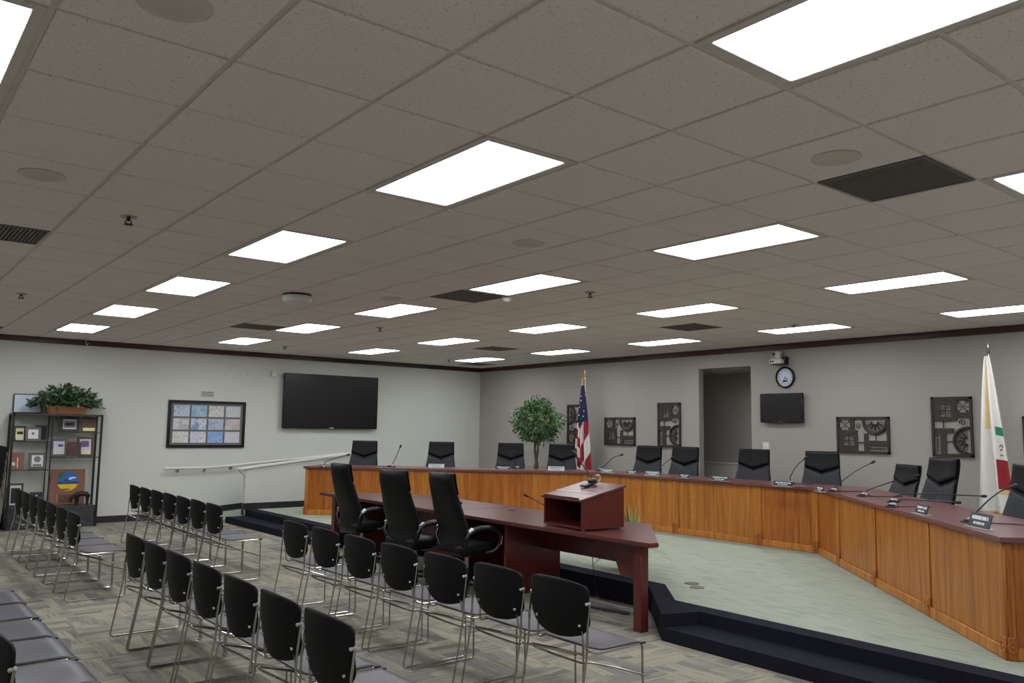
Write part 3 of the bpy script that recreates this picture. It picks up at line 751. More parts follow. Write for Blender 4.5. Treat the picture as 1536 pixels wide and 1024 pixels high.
# ------------------------------------------------------------------ the dark red table, lectern, fern
tb = thing('conference_table', 'long dark red mahogany table with angled ends below the council desk', 'table', (4.63, 4.58, 0))
ZT = .755
lt = lambda p: (p[0]-4.63, p[1]-4.58)
def slab(poly, z0, z1, m, bev, name, parent, org):
    bmx = bmesh.new(); n = len(poly); A = sum(poly[i][0]*poly[(i+1) % n][1]-poly[(i+1) % n][0]*poly[i][1] for i in range(n))
    if A < 0: poly = poly[::-1]
    vs = [bmx.verts.new((p[0]-org[0], p[1]-org[1], z0)) for p in poly]; fc = bmx.faces.new(vs)
    ret = bmesh.ops.extrude_face_region(bmx, geom=[fc])
    for v in [g for g in ret['geom'] if isinstance(g, bmesh.types.BMVert)]: v.co.z = z1
    bmesh.ops.recalc_face_normals(bmx, faces=bmx.faces[:])
    if bev: bmesh.ops.bevel(bmx, geom=bmx.edges[:], offset=bev, segments=2, affect='EDGES')
    f = MB(); f.bm(bmx, m); return f.build(name, m, parent)
OT = (4.63, 4.58)
right_half = [(4.10, 4.581), (4.10, 1.56), (4.20, 1.545), (5.17, 2.50), (5.17, 4.581)]
left_half = [(4.10, 4.584), (5.17, 4.584), (5.17, 6.66), (4.24, 7.63), (4.10, 7.62)]
for pl in (right_half, left_half): slab(pl, ZT-.038, ZT, M['mahogt'], .006, 'tabletop', tb, OT)
def tbox(nm, lo, hi, m=None, bev=.003): return B(nm, (lo[0]-OT[0], lo[1]-OT[1], lo[2]), (hi[0]-OT[0], hi[1]-OT[1], hi[2]), m or M['mahog'], tb, bev)
tbox('leg', (4.20, 1.74, 0), (4.29, 1.83, ZT-.038)); tbox('leg', (4.20, 7.33, 0), (4.29, 7.42, ZT-.038))
tbox('side_panel', (4.20, 3.55, 0), (4.93, 3.59, ZT-.038)); tbox('side_panel', (4.20, 4.60, 0), (4.93, 4.64, ZT-.038)); tbox('side_panel', (4.20, 6.82, 0), (4.93, 6.86, ZT-.038)); tbox('side_panel', (4.20, 4.53, 0), (4.93, 4.57, ZT-.038))
# modesty panels with a notch, towards the dais
for y0, y1 in ((2.42, 3.55), (3.59, 4.53), (4.64, 6.82)): tbox('modesty_panel', (4.72, y0, .43 if y0 < 3 else .12), (4.75, y1, ZT-.038))
f = MB(); f.prism([(2.18, .717), (2.18, .50), (2.13, .40), (1.83, .40), (1.83, .717)], 0, .03, M['mahog'], mtx=Matrix(((0, 0, 1, 4.36-OT[0]), (1, 0, 0, -OT[1]), (0, 1, 0, 0), (0, 0, 0, 1))))
f.build('apron', M['mahog'], tb)
f = MB(); f.lathe([(.04, 0), (.04, .004), (.03, .005), (0, .005)], (0, 0, 0), 20, M['plastic']); 
t = f.build('cable_grommet', M['plastic'], tb); t.location = (4.86-OT[0], 4.30-OT[1], ZT)
f = MB(); f.tube(rounded([(4.80, 2.95, .60), (4.83, 2.95, .3), (4.86, 2.93, .02), (4.9, 2.8, .006)], .05, 4), .004, 6, M['plastic'])
f.v = [(x-OT[0], y-OT[1], z) for x, y, z in f.v]; f.build('cable', M['plastic'], tb)
# lectern: open-fronted box with a sloping top
lec = thing('lectern', 'dark red tabletop lectern box with sloping top and open back', 'lectern', (4.45, 2.70, ZT+.002), math.atan2(-.09, .5)*.55)
w, dd = .29, .245
f = MB()
for s in (-1, 1):
    y0, y1 = s*w-.011, s*w+.011
    f2 = MB(); f2.prism([(-dd, .012), (dd, .012), (dd, .375), (-dd, .262)], y0, y1, M['mahog'], mtx=Matrix(((1, 0, 0, 0), (0, 0, 1, 0), (0, 1, 0, 0), (0, 0, 0, 1))))
    f2.build('side_panel', M['mahog'], lec)
B('bottom_panel', (-dd, -w, .012), (dd, w, .034), M['mahog'], lec); B('front_panel', (dd-.02, -w, .034), (dd, w, .37), M['mahog'], lec)
sl = math.atan2(.113, 2*dd)
mt = Matrix.Translation((-dd, 0, .262)) @ Matrix.Rotation(-sl, 4, 'Y')
f = MB(); f.box((-.025, -w-.025, 0), (.525, w+.025, .024), M['mahogt'], .004, mt); top = f.build('top', M['mahogt'], lec)
f = MB(); f.box((-.025, -w+.02, .024), (-.008, w-.02, .040), M['mahog'], .003, mt); f.build('book_stop', M['mahog'], lec)
f = MB(); f.box((.17, -w-.02, .024), (.183, w+.02, .0265), M['silver'], 0, mt); f.build('metal_strip', M['silver'], lec)
for s in (-1, 1):
    for x in (-dd+.03, dd-.03): f = MB(); f.lathe([(.016, 0), (.016, .012)], (x, s*(w-.02), 0), 12, M['silver']); f.build('foot', M['silver'], lec)
# lectern microphone, with its base on the slope
lm = thing('lectern_microphone', 'black gooseneck microphone with silver trim standing on the lectern top', 'microphone', (4.60, 2.76, ZT+.384), math.atan2(-.09, .5)*.55)
f = MB(); f.box((-.1, -.05, .001), (.06, .05, .022), M['plastic'], .012, Matrix.Rotation(-sl, 4, 'Y')); f.box((.0, -.045, .002), (.06, .045, .055), M['plastic'], .015, Matrix.Rotation(-sl, 4, 'Y')); f.build('base', M['plastic'], lm)
f = MB(); f.tube(rounded([(.05, -.058, .03), (.075, -.058, .05), (.065, -.058, .095), (.02, -.052, .09)], .02), .010, 8, M['silver']); f.build('trim', M['silver'], lm)
f = MB(); f.tube(rounded([(.03, 0, .03), (.02, .02, .09), (-.04, .09, .20), (-.07, .14, .28)], .05), .006, 8, M['plastic']); f.build('gooseneck', M['plastic'], lm)
f = MB(); f.tube([(-.065, .13, .27), (-.07, .14, .285), (-.085, .165, .315), (-.09, .17, .325)], [.008, .015, .016, .007], 10, M['plastic']); f.build('mic_head', M['plastic'], lm)
gooseneck('gooseneck_microphone', 'table microphone leaning left from beside the lectern', (4.62, 3.19, ZT+.002), [(4.61, 3.20, ZT+.05), (4.50, 3.29, ZT+.14), (4.36, 3.41, ZT+.235)], group=None)
f = MB(); f.box((-.06, -.04, 0), (.06, .04, .03), M['plastic'], .008); f.box((-.05, -.03, .028), (.05, .03, .06), M['silver'], .012)
o = f.build('desk_device', M['plastic']); o.location = (4.72, 5.18, ZT); tag(o, 'small black and silver device on the red table behind the middle chair', 'device')

def leaf(mb, p, dr, up, ln, wd, m, bend=.25):
    dr = Vector(dr).normalized(); up = Vector(up); sd = dr.cross(up)
    if sd.length < 1e-3: sd = dr.orthogonal()
    sd.normalize(); nn = sd.cross(dr).normalized(); p = Vector(p); q = len(mb.v)
    pts = [p, p+dr*ln*.35+sd*wd*.5-nn*ln*bend*.1, p+dr*ln*.35-nn*ln*bend*.02, p+dr*ln*.35-sd*wd*.5-nn*ln*bend*.1, p+dr*ln*.7+sd*wd*.36-nn*ln*bend*.5, p+dr*ln*.7-nn*ln*bend*.4, p+dr*ln*.7-sd*wd*.36-nn*ln*bend*.5, p+dr*ln-nn*ln*bend]
    mb.v += [tuple(x) for x in pts]
    for fc in ((0, 1, 2), (0, 2, 3), (1, 4, 5, 2), (2, 5, 6, 3), (4, 7, 5), (5, 7, 6)): mb.face([q+i for i in fc], m)
def rdir(): 
    z = random.uniform(-1, 1); a = random.uniform(0, 2*PI); r = math.sqrt(1-z*z); return Vector((r*math.cos(a), r*math.sin(a), z))
# fern standing on the dais behind the table end
fern = thing('potted_fern', 'green spiky fern in a pot behind the right end of the red table', 'plant', (5.44, 3.02, D))
f = MB(); f.lathe([(.09, 0), (.12, .20), (.13, .20), (.13, .225), (.11, .225), (.1, .18)], n=24, m=M['pot']); f.build('pot', M['pot'], fern)
f = MB(); f.lathe([(.105, .195), (0, .2)], n=16, m=M['soil']); f.build('soil', M['soil'], fern)
f = MB()
for i in range(64):
    a = random.uniform(0, 2*PI); el = random.uniform(.2, 1.4); ln = random.uniform(.40, .64); p = Vector((random.uniform(-.04, .04), random.uniform(-.04, .04), .2)); dv = Vector((math.cos(a)*math.cos(el), math.sin(a)*math.cos(el), math.sin(el)))
    q = len(f.v); sd = dv.cross(Vector((0, 0, 1))).normalized(); n = 6
    for j in range(n+1):
        t_ = j/n; c = p+dv*ln*t_+Vector((0, 0, -1))*ln*.45*t_*t_*math.cos(el); wd = .014*(1-t_**2)+.001
        f.v += [tuple(c+sd*wd), tuple(c-sd*wd)]
    for j in range(n): f.face((q+2*j, q+2*j+1, q+2*j+3, q+2*j+2), M['leafp'])
f.build('fronds', M['leafp'], fern, fix=False)

# ------------------------------------------------------------------ ficus
fic = thing('ficus_tree', 'bushy potted ficus tree with twisted stems in the room corner', 'plant', (9.3, 9.08, D))
f = MB(); f.lathe([(.15, 0), (.19, .28), (.21, .28), (.21, .32), (.18, .32), (.17, .27)], n=24, m=M['wicker']); f.build('pot', M['wicker'], fic)
f = MB(); f.lathe([(.178, .285), (0, .29)], n=16, m=M['soil']); f.build('soil', M['soil'], fic)
f = MB()
f.tube([(.03, .0, .27), (.0, -.03, .7), (-.03, .02, 1.05), (.02, .07, 1.3), (.0, .12, 1.6)], [.03, .028, .024, .02, .012], 8, M['bark'])
f.tube([(-.03, .03, .27), (-.01, .03, .7), (.02, -.01, 1.0), (.0, -.05, 1.2), (.02, -.14, 1.55)], [.026, .024, .022, .018, .01], 8, M['bark'])
f.tube([(.0, -.02, .27), (.03, .0, .8), (-.02, .03, 1.1), (.05, .0, 1.4), (.0, .02, 1.8)], [.02, .02, .018, .016, .008], 8, M['bark'])
brs = []
for i in range(46):
    z = random.uniform(1.25, 1.7); dv = rdir(); dv.z = abs(dv.z)*.8+.05; p0 = Vector((0, random.uniform(-.1, .1), z)); p1 = p0+dv.normalized()*random.uniform(.2, .45)
    f.tube([p0, (p0+p1)/2+Vector((0, 0, .03)), p1], [.006, .005, .003], 5, M['bark']); brs.append(p1)
f.build('trunk', M['bark'], fic)
f = MB(); n = 0
C_ = Vector((0, .0, 1.62))
while n < 2300:
    dv = rdir(); r = random.uniform(.45, 1)**.6; p = Vector((dv.x*.56, dv.y*.60, dv.z*.52))*r
    lump = .80+.20*math.sin(dv.x*5+1)*math.sin(dv.y*6+2)*math.cos(dv.z*5)+.12*math.sin(dv.y*11+dv.z*9)
    p *= lump
    if p.z > .2: p.x *= .9-.55*(p.z-.2); p.y *= .92-.75*(p.z-.2)
    if p.z < -.36 and random.random() < .7: continue
    p += C_; d2 = (dv*.6+rdir()*.6+Vector((0, 0, -.45)))
    leaf(f, p, d2, rdir(), random.uniform(.055, .095), random.uniform(.026, .04), M['leaff'], random.uniform(.1, .4)); n += 1
f.build('foliage', M['leaff'], fic, fix=False)

# ------------------------------------------------------------------ flags
STAR = None
def flag(name, label, base, top, cloth_z0, cloth_z1, colour, wmax, side, parts, rz=0, group=None):
    t = thing(name, label, 'flag', base, rz, group)
    f = MB(); f.lathe([(.16, 0), (.16, .02), (.10, .05), (.03, .07), (.02, .10)], n=28, m=M['gold']); f.build('stand', M['gold'], t)
    f = MB(); f.tube([(0, 0, .06), (0, 0, top-.18)], .014, 12, M['pole']); f.build('pole', M['pole'], t)
    f = MB(); f.lathe([(.015, top-.2), (.018, top-.17), (.011, top-.15), (.022, top-.13), (.012, top-.11), (.026, top-.08), (.018, top-.04), (.004, top)], n=16, m=M['steel'] if parts else M['gold']); f.build('finial', M['steel'] if parts else M['gold'], t)
    folds = 4 if not parts else 2
    def cloth(u, v):
        z = cloth_z1+(cloth_z0-cloth_z1)*v
        w_ = .05+(wmax-.05)*(v**.75)
        y = (u*2-1)*w_*.5+side*w_*.30*v
        dp = .02+.085*min(1, v*1.6)
        x = dp*math.sin(u*folds*2*PI+v*1.6)*.55 - .03 - .03*math.sin(u*PI)
        z2 = z - (.10*abs(u*2-1)**1.5)*(1 if v > .5 else v*2)*0.4
        return (x-.02, y, z2)
    f = MB(); f.grid(cloth, 110, 150, M['fwhite'], colour); o = f.build('cloth', M['fwhite'], t, 180, fix=False); solidify(o, .003)
    return t, cloth, o
def us(u, v):
    # blue canton hangs from the top; the stripes fall diagonally below it
    edge = .43 + .08*abs(u-.55)*2*(-1) + .03
    if v < .02: return M['fblue']
    if v < edge: return M['fblue']
    # u runs from the image-right hem (0) to the pole side (1)
    k = (u*5.2 - v*4.4) if u < .52 else (v*9.5 + u*4.0)
    return M['fred'] if int(math.floor(k)) % 2 == 0 else M['fwhite']
t, cl, o = flag('us_flag', 'red white and blue striped flag hanging on a gold-tipped pole', (9.78, 8.245, D), 2.62, .62, 2.30, us, .42, .14, [])
f = MB()
for (u, v) in [(.3, .10), (.62, .12), (.45, .17), (.25, .22), (.7, .24), (.5, .27), (.32, .31), (.66, .33), (.82, .30), (.2, .34), (.46, .37), (.76, .40), (.58, .41), (.36, .42), (.14, .28), (.88, .2)]:
    p = Vector(cl(u, v)); q = len(f.v); R1, R2 = .021, .009
    for i in range(10):
        a = i*PI/5; r = R1 if i % 2 == 0 else R2
        f.v.append((p.x-.008, p.y+math.sin(a)*r, p.z+math.cos(a)*r))
    f.v.append((p.x-.010, p.y, p.z))
    for i in range(10): f.face((q+i, q+(i+1) % 10, q+10), M['fwhite'])
f.build('stars', M['fwhite'], o, fix=False)
f = MB(); f.tube([(-.03, .04, 2.44), (-.05, .05, 2.2), (-.04, .045, 2.05)], [.006, .008, .02], 8, M['goldf']); f.tube([(-.02, -.03, 2.44), (-.03, -.04, 2.25), (-.03, -.04, 2.1)], [.006, .008, .02], 8, M['goldf']); f.build('tassel', M['goldf'], t)
def ca(u, v):
    # mostly white; right-hand edge shows a green patch and the red bottom band
    if u < .008: return M['goldf']
    if v > .985: return M['goldf']
    if .50 < u < .70 and v < .47: return M['goldf']
    uu = u
    if uu < .24 and .445 < v < .50: return M['fgreen']
    if uu < .27 and .655 < v < .84: return M['fred']
    if uu < .27 and .84 <= v < .875: return M['goldf']
    return M['fwhite']
t, cl, o = flag('state_flag', 'white flag with gold fringe, green patch and red band on a pole', (9.66, 1.075, D), 2.60, .56, 2.42, ca, .40, -.12, [1])
f = MB()
for ch, v, dy in (('S', .565, .0), ('U', .605, .012)):
    me = text_mesh(ch, .13, .001); p = Vector(cl(.10, v)); q = len(f.v)
    for vv in me.vertices: # rotated a quarter turn, facing the room (-x)
        f.v.append((p.x-.05-vv.co.z, p.y-vv.co.y*.8+dy+.02, p.z-vv.co.x))
    for pl in me.polygons: f.face([q+i for i in pl.vertices], M['letters'])
f.build('lettering', M['letters'], o, fix=False)

# ------------------------------------------------------------------ ironwork panels on the right wall
def iron_panel(label, y, z, turn):
    """Landscape design .78 x .515 drawn in u (right) and v (down); turn 0, 90 (cw) or -90."""
    t = thing('ironwork_panel', label, 'wall decor', (XR-.004, y, z), 0, 'ironwork panels on the flag wall')
    W, Hh = .78, .515
    def P(u, v, dpt):
        a, c = u-W/2, v-Hh/2
        if turn == 90: a, c = -c, a
        elif turn == -90: a, c = c, -a
        return (-dpt, -a, -c)
    def bar(mb, u0, v0, u1, v1, d0, d1, m):
        q = len(mb.v); mb.v += [P(u0, v0, d0), P(u1, v0, d0), P(u1, v1, d0), P(u0, v1, d0), P(u0, v0, d1), P(u1, v0, d1), P(u1, v1, d1), P(u0, v1, d1)]
        for fc in ((0, 1, 2, 3), (7, 6, 5, 4), (0, 4, 5, 1), (1, 5, 6, 2), (2, 6, 7, 3), (3, 7, 4, 0)): mb.face([q+i for i in fc], m)
    f = MB()
    for r in ((0, 0, W, .03), (0, Hh-.03, W, Hh), (0, 0, .03, Hh), (W-.03, 0, W, Hh)): bar(f, *r, 0, .032, M['iron'])
    f.build('frame', M['iron'], t)
    f = MB()
    solid = [(.03, .19, .31, .265), (.03, .265, .10, Hh-.03), (.258, .265, .315, Hh-.03), (.10, .405, .258, Hh-.03), (.205, .03, .272, .19), (.41, .235, .47, Hh-.03), (.03, .03, .046, .19), (.47, .335, .75, .41), (.47, .41, .48, .49), (.74, .03, .75, .36)]
    for r in solid: bar(f, *r, .006, .022, M['ironw'])
    for r in solid[:8]:   # woven ribs
        u0, v0, u1, v1 = r; n = max(2, int((u1-u0)/.022)); k = max(2, int((v1-v0)/.022))
        for i in range(n):
            for j in range(k):
                if (i+j) % 2: bar(f, u0+(u1-u0)*i/n+.002, v0+(v1-v0)*j/k+.004, u0+(u1-u0)*(i+1)/n-.002, v0+(v1-v0)*(j+1)/k-.004, .022, .027, M['iron'])
    f.build('woven_panel', M['ironw'], t)
    def tubep(mb, pts, r): mb.tube([P(u, v, .016) for u, v in pts], r, 6, M['iron'])
    f = MB()
    cu, cv, R = .575, .068, .172
    arc = [(cu+R*math.cos(a*PI/20), cv+R*math.sin(a*PI/20)) for a in range(-1, 22)]; tubep(f, arc, .018)
    arc = [(cu+R*.86*math.cos(a*PI/20), cv+R*.86*math.sin(a*PI/20)) for a in range(21)]; tubep(f, arc, .006)
    tubep(f, [(cu+.045*math.cos(a*PI/8), cv+.045*math.sin(a*PI/8)) for a in range(9)], .010)
    for i in range(1, 6):
        a = i*PI/6; tubep(f, [(cu+.04*math.cos(a), cv+.04*math.sin(a)), (cu+R*.9*math.cos(a), cv+R*.9*math.sin(a))], .006)
    for i in range(6):
        a = (i+.5)*PI/6
        for s in (-1, 1):
            tubep(f, [(cu+.05*math.cos(a), cv+.05*math.sin(a)), (cu+.09*math.cos(a+s*.16), cv+.09*math.sin(a+s*.16)), (cu+.125*math.cos(a+s*.12), cv+.125*math.sin(a+s*.12)), (cu+.13*math.cos(a), cv+.13*math.sin(a))], .004)
    f.build('half_wheel', M['iron'], t)
    f = MB()
    spiral = lambda u, v, r0, a0, tn, s: [(u+r0*(1-.75*k/14)*math.cos(a0+s*tn*2*PI*k/14), v+r0*(1-.75*k/14)*math.sin(a0+s*tn*2*PI*k/14)) for k in range(15)]
    tubep(f, [(.13, .03), (.13, .19)], .0035)
    for (a, s) in ((0, 1), (0, -1)):
        tubep(f, [(.05+.16*k/10, .115+s*(.075-.065*math.sin(PI*k/10))) for k in range(11)], .005)
    for u, v in ((.065, .06), (.065, .17), (.195, .06), (.195, .17)): tubep(f, spiral(u, v, .022, 0, 1.2, 1), .004)
    tubep(f, [(.18, .265), (.18, .405)], .007); tubep(f, [(.10, .335), (.258, .335)], .007)
    for u, v, s in ((.138, .297, 1), (.22, .297, -1), (.138, .372, -1), (.22, .372, 1)): tubep(f, spiral(u, v, .026, .6, 1.2, s), .004)
    tubep(f, spiral(.335, .125, .042, 1.2, 1.3, 1), .006); tubep(f, [(.315, .365), (.41, .365)], .008)
    tubep(f, [(.585, .24), (.585, .34)], .007)
    tubep(f, [(.48, .447), (.745, .447)], .004); tubep(f, [(.55, .447), (.67, .447)], .009)
    for u in (.51, .70): tubep(f, spiral(u, .447, .02, 0, 1.2, 1), .004)
    f.build('scrollwork', M['iron'], t)
    return t
iron_panel('upright ironwork panel partly hidden behind the striped flag', 8.93, 1.78, -90)
iron_panel('wide ironwork panel between the striped flag and the upright panel', 7.745, 1.655, 0)
iron_panel('upright ironwork panel directly left of the doorway opening', 6.545, 1.78, 90)
iron_panel('wide ironwork panel right of the small television', 2.99, 1.655, 0)
iron_panel('upright ironwork panel beside the white flag', 1.765, 1.78, 90)
iron_panel('wide ironwork panel cut by the right edge of the view', .54, 1.655, 0)

# ------------------------------------------------------------------ right wall fittings
t = thing('wall_clock', 'round black-rimmed wall clock with white face above the small television', 'clock', (XR, 4.215, 2.525))
f = MB(); f.lathe([(.165, 0), (.168, -.03), (.155, -.045), (.138, -.040), (.135, -.02)], n=48, m=M['black'], axis='x'); f.build('rim', M['black'], t)
f = MB(); f.lathe([(.137, -.020), (.0, -.021)], n=40, m=M['paperb'], axis='x'); fc = f.build('dial', M['paperb'], t)
f = MB()
for n in range(1, 13):
    me = text_mesh(str(n), .042, .0006); a = n*PI/6; q = len(f.v); cy, cz = math.sin(a)*.107, math.cos(a)*.107
    for v in me.vertices: f.v.append((-.0225-v.co.z, -(cy+v.co.x), cz+v.co.y))
    for pl in me.polygons: f.face([q+i for i in pl.vertices], M['ink'])
f.box((-.024, -.035, -.072), (-.021, .04, -.045), M['ink'])
f.build('numerals', M['ink'], fc, fix=False)
f = MB()
for a, ln, wd in ((PI*1.13, .095, .006), (PI*.70, .062, .008)):
    f.tube([(-.028, 0, 0), (-.028, -math.sin(a)*ln, math.cos(a)*ln)], wd*.6, 6, M['ink'])
f.build('hands', M['ink'], t)
t = thing('television', 'small black wall television below the clock', 'television', (XR, 4.26, 2.05))
f = MB(); f.box((-.09, -.37, -.225), (-.04, .37, .225), M['black'], .006); f.build('cabinet', M['black'], t)
f = MB(); f.box((-.0925, -.345, -.190), (-.089, .345, .2), M['screen']); f.build('screen', M['screen'], t)
f = MB(); f.box((-.045, -.15, -.12), (0, .15, .12), M['plastic'], .004); f.build('wall_mount', M['plastic'], t)
f = MB(); f.box((-.094, -.02, -.214), (-.090, .02, -.207), M['inkg']); f.build('badge', M['inkg'], t)
t = thing('security_camera', 'pale boxy video camera on a bracket above the clock', 'camera', (XR, 4.27, 2.80))
f = MB(); f.box((-.17, -.09, -.07), (-.01, .13, .0), M['whiteg'], .012, seg=2); f.box((-.13, -.03, .0), (-.03, .125, .13), M['whiteg'], .02, seg=3); f.build('body', M['whiteg'], t)
f = MB(); f.lathe([(.028, -.005), (.026, -.03), (.0, -.032)], (-.125, .07, .085), 18, M['black'], axis='x'); f.box((-.138, .04, .022), (-.128, .1, .045), M['black']); f.lathe([(.014, 0), (.0, -.006)], (-.17, .1, -.03), 12, M['black'], axis='x'); f.lathe([(.014, 0), (.0, -.006)], (-.17, .06, -.03), 12, M['black'], axis='x'); f.build('lens', M['black'], t)
f = MB(); f.box((-.14, -.11, -.08), (0, .1, -.068), M['plastic'], .003); f.box((-.10, -.115, -.07), (-.005, -.088, .04), M['plastic'], .004); f.box((-.02, -.08, -.07), (0, .08, .05), M['plastic'], .003); f.build('mount', M['plastic'], t)
def plate(name, label, cat, loc, axis, w, h, m=None, sw=True, group=None):
    t = thing(name, label, cat, loc, 0 if axis == 'x' else PI/2, group)
    f = MB(); f.box((-.008, -w/2, -h/2), (0, w/2, h/2), m or M['whiteg'], .003); f.build('plate', m or M['whiteg'], t)
    f = MB()
    for k in ((-.25, .25) if w > .09 else (0,)): f.box((-.013, k*w-.014, -.03), (-.007, k*w+.014, .03), M['white'], .002)
    f.build('rocker' if sw else 'socket', M['white'], t); return t
plate('light_switch', 'white double light switch beside the doorway below the small television', 'switch', (XR, 4.59, 1.462), 'x', .12, .115)
plate('light_switch', 'small wall plate above the second council chair', 'switch', (8.86, YL, 1.44), 'y', .075, .115, sw=False)
plate('outlet_plate', 'tiny wall plate high above the picture of small images, left one', 'outlet', (4.42, YL, 2.585), 'y', .05, .085, sw=False)
plate('outlet_plate', 'tiny wall plate high above the picture of small images, right one', 'outlet', (4.64, YL, 2.60), 'y', .075, .115, sw=False)
plate('outlet_plate', 'small white box on the ledge inside the dark doorway', 'outlet', (XR+1.42, 5.70, 1.27), 'x', .075, .12)
f = MB(); f.lathe([(.0, -.05), (.03, -.045), (.028, -.02), (.012, -.015), (.012, 0)], (0, 0, 0), 16, M['ink'], axis='x'); o = f.build('door_knob', M['ink']); o.location = (XR+1.42, 5.45, 1.50); tag(o, 'dark knob on the hallway wall inside the doorway', 'knob')

# ------------------------------------------------------------------ left wall fittings
t = thing('television', 'very large black wall television on the left wall', 'television', (6.46, YL-.002, 2.155))
f = MB(); f.box((-1.03, -.11, -.535), (1.03, -.055, .535), M['black'], .006); f.build('cabinet', M['black'], t)
f = MB(); f.box((-1.01, -.113, -.505), (1.01, -.109, .517), M['screen']); f.build('screen', M['screen'], t)
f = MB(); f.box((-.4, -.06, -.3), (.4, 0, .3), M['plastic'], .004); f.build('wall_mount', M['plastic'], t)
f = MB(); f.box((-.045, -.1145, -.526), (.045, -.110, -.514), M['card']); f.build('badge', M['card'], t)
t = thing('picture_frame', 'wide black frame holding twelve small pictures in three rows', 'picture', (4.03, YL, 1.672))
f = MB(); w, h, c = .70, .425, .05
for lo, hi in (((-w, -.035, -h), (w, -.002, -h+c)), ((-w, -.035, h-c), (w, -.002, h)), ((-w, -.035, -h+c), (-w+c, -.002, h-c)), ((w-c, -.035, -h+c), (w, -.002, h-c))): f.box(lo, hi, M['black'], .006)
f.build('frame', M['black'], t)
f = MB(); f.box((-w+c, -.015, -h+c), (w-c, -.004, h-c), M['matting']); f.build('mat_board', M['matting'], t)
def m_art(i, base, inks):
    a = NT('small_picture_%d' % i); mp = a.n('ShaderNodeMapping'); mp.inputs['Location'].default_value = (i*1.7, i*.9, i*2.3); mp.inputs['Scale'].default_value = (1, 1, 1); a.l(a.tc.outputs['Object'], mp.inputs['Vector'])
    n = a.noise(mp.outputs[0], 20+i % 4*7, 5, .7); n2 = a.noise(mp.outputs[0], 8, 2)
    c = a.ramp(n, [(.34, inks[0]), (.46, base), (.58, base), (.68, inks[1])]); c = a.mix(a.ramp(n2, [(.52, (0, 0, 0)), (.6, (.7, .7, .7))]), c, inks[2]); return a.done(c, .8)
art = [((190, 200, 214), (110, 122, 140), (150, 180, 190), (170, 180, 200)), ((170, 192, 210), (86, 122, 140), (110, 150, 170), (120, 160, 190)), ((214, 208, 206), (40, 40, 44), (60, 60, 60), (220, 214, 210)), ((206, 208, 212), (70, 74, 76), (90, 96, 100), (190, 194, 196)),
       ((206, 206, 206), (90, 150, 140), (170, 130, 130), (180, 170, 176)), ((206, 208, 216), (40, 90, 160), (70, 110, 180), (80, 130, 190)), ((180, 190, 210), (120, 120, 130), (170, 120, 110), (150, 160, 190)), ((206, 200, 200), (90, 90, 96), (180, 130, 120), (190, 170, 166)),
       ((216, 218, 210), (80, 96, 84), (110, 126, 100), (206, 210, 196)), ((218, 214, 222), (90, 88, 120), (150, 146, 170), (200, 196, 214)), ((160, 184, 222), (40, 70, 140), (60, 100, 180), (120, 160, 220)), ((210, 206, 218), (150, 146, 170), (130, 130, 150), (200, 196, 210))]
for i, (c0, c1, c2, c3) in enumerate(art):
    x = -.465+(i % 4)*.31; z = .235-(i//4)*.235; mm = m_art(i, srgb(*c0), (srgb(*c1), srgb(*c2), srgb(*c3)))
    f = MB(); f.box((x-.138, -.019, z-.1), (x+.138, -.014, z+.1), mm); f.build('small_picture', mm, t)
t = thing('wall_sign', 'small grey plaque with dark stripes above the frame of twelve pictures', 'sign', (4.01, YL, 2.222))
f = MB(); f.box((-.115, -.012, -.055), (.115, 0, .055), M['grille'], .002); f.build('plaque', M['grille'], t)
f = MB()
for z in (-.03, .0, .032): f.box((-.105, -.0135, z-.005), (.105, -.011, z+.005), M['ink'])
f.build('lettering', M['ink'], t)
t = thing('wall_speaker', 'small white bracket device at the upper left of the large television', 'wall device', (5.30, YL, 2.655))
f = MB(); f.box((-.10, -.06, -.05), (.0, 0, .06), M['whiteg'], .012, seg=2); f.build('body', M['whiteg'], t)
f = MB(); f.tube(rounded([(-.02, -.03, -.05), (.02, -.04, -.06), (.1, -.04, -.055), (.11, -.03, .0)], .03), .012, 8, M['white']); f.build('mount_arm', M['white'], t)
# ceiling hook and cable near the crown
f = MB(); f.tube(rounded([(1.93, YL-.04, H-.005), (1.93, YL-.05, H-.05), (1.95, YL-.05, H-.09), (1.97, YL-.045, H-.05)], .02), .006, 6, M['white']); o = f.build('ceiling_hook', M['white']); tag(o, 'small pale hook hanging at the left crown moulding', 'hook')
# handrail on the wall beside the ramp
t = thing('handrail', 'white wall handrail rising along the ramp under the pictures', 'handrail', (3.3, YL-.09, 0))
f = MB(); pp = [(0, 0, .89), (.75, 0, .893), (1.05, 0, .91), (3.45, 0, 1.12), (3.8, 0, 1.145)]; f.tube(rounded(pp, .2), .021, 10, M['white']); f.build('rail', M['white'], t)
for x, z in ((.25, .885), (.72, .888), (1.2, .918), (2.0, .99), (2.9, 1.07), (3.7, 1.138)):
    f = MB(); f.tube(rounded([(x, 0, z), (x, .01, z-.05), (x, .085, z-.05)], .02), .009, 8, M['steel']); f.lathe([(.03, .083), (.03, .09)], (x, 0, z-.05), 14, M['steel'], axis='y'); f.build('bracket', M['steel'], t)
# floor boxes on the dais
for (x, y), lab in (((5.42, 2.20), 'round brass floor cover on the green carpet, farther one'), ((5.30, 2.04), 'round brass floor cover on the green carpet, closer one')):
    f = MB(); f.lathe([(.07, 0), (.07, .004), (.062, .007), (.05, .005), (0, .005)], n=28, m=M['outlet']); o = f.build('floor_outlet', M['outlet']); o.location = (x, y, D); tag(o, lab, 'floor outlet', 'floor outlets')
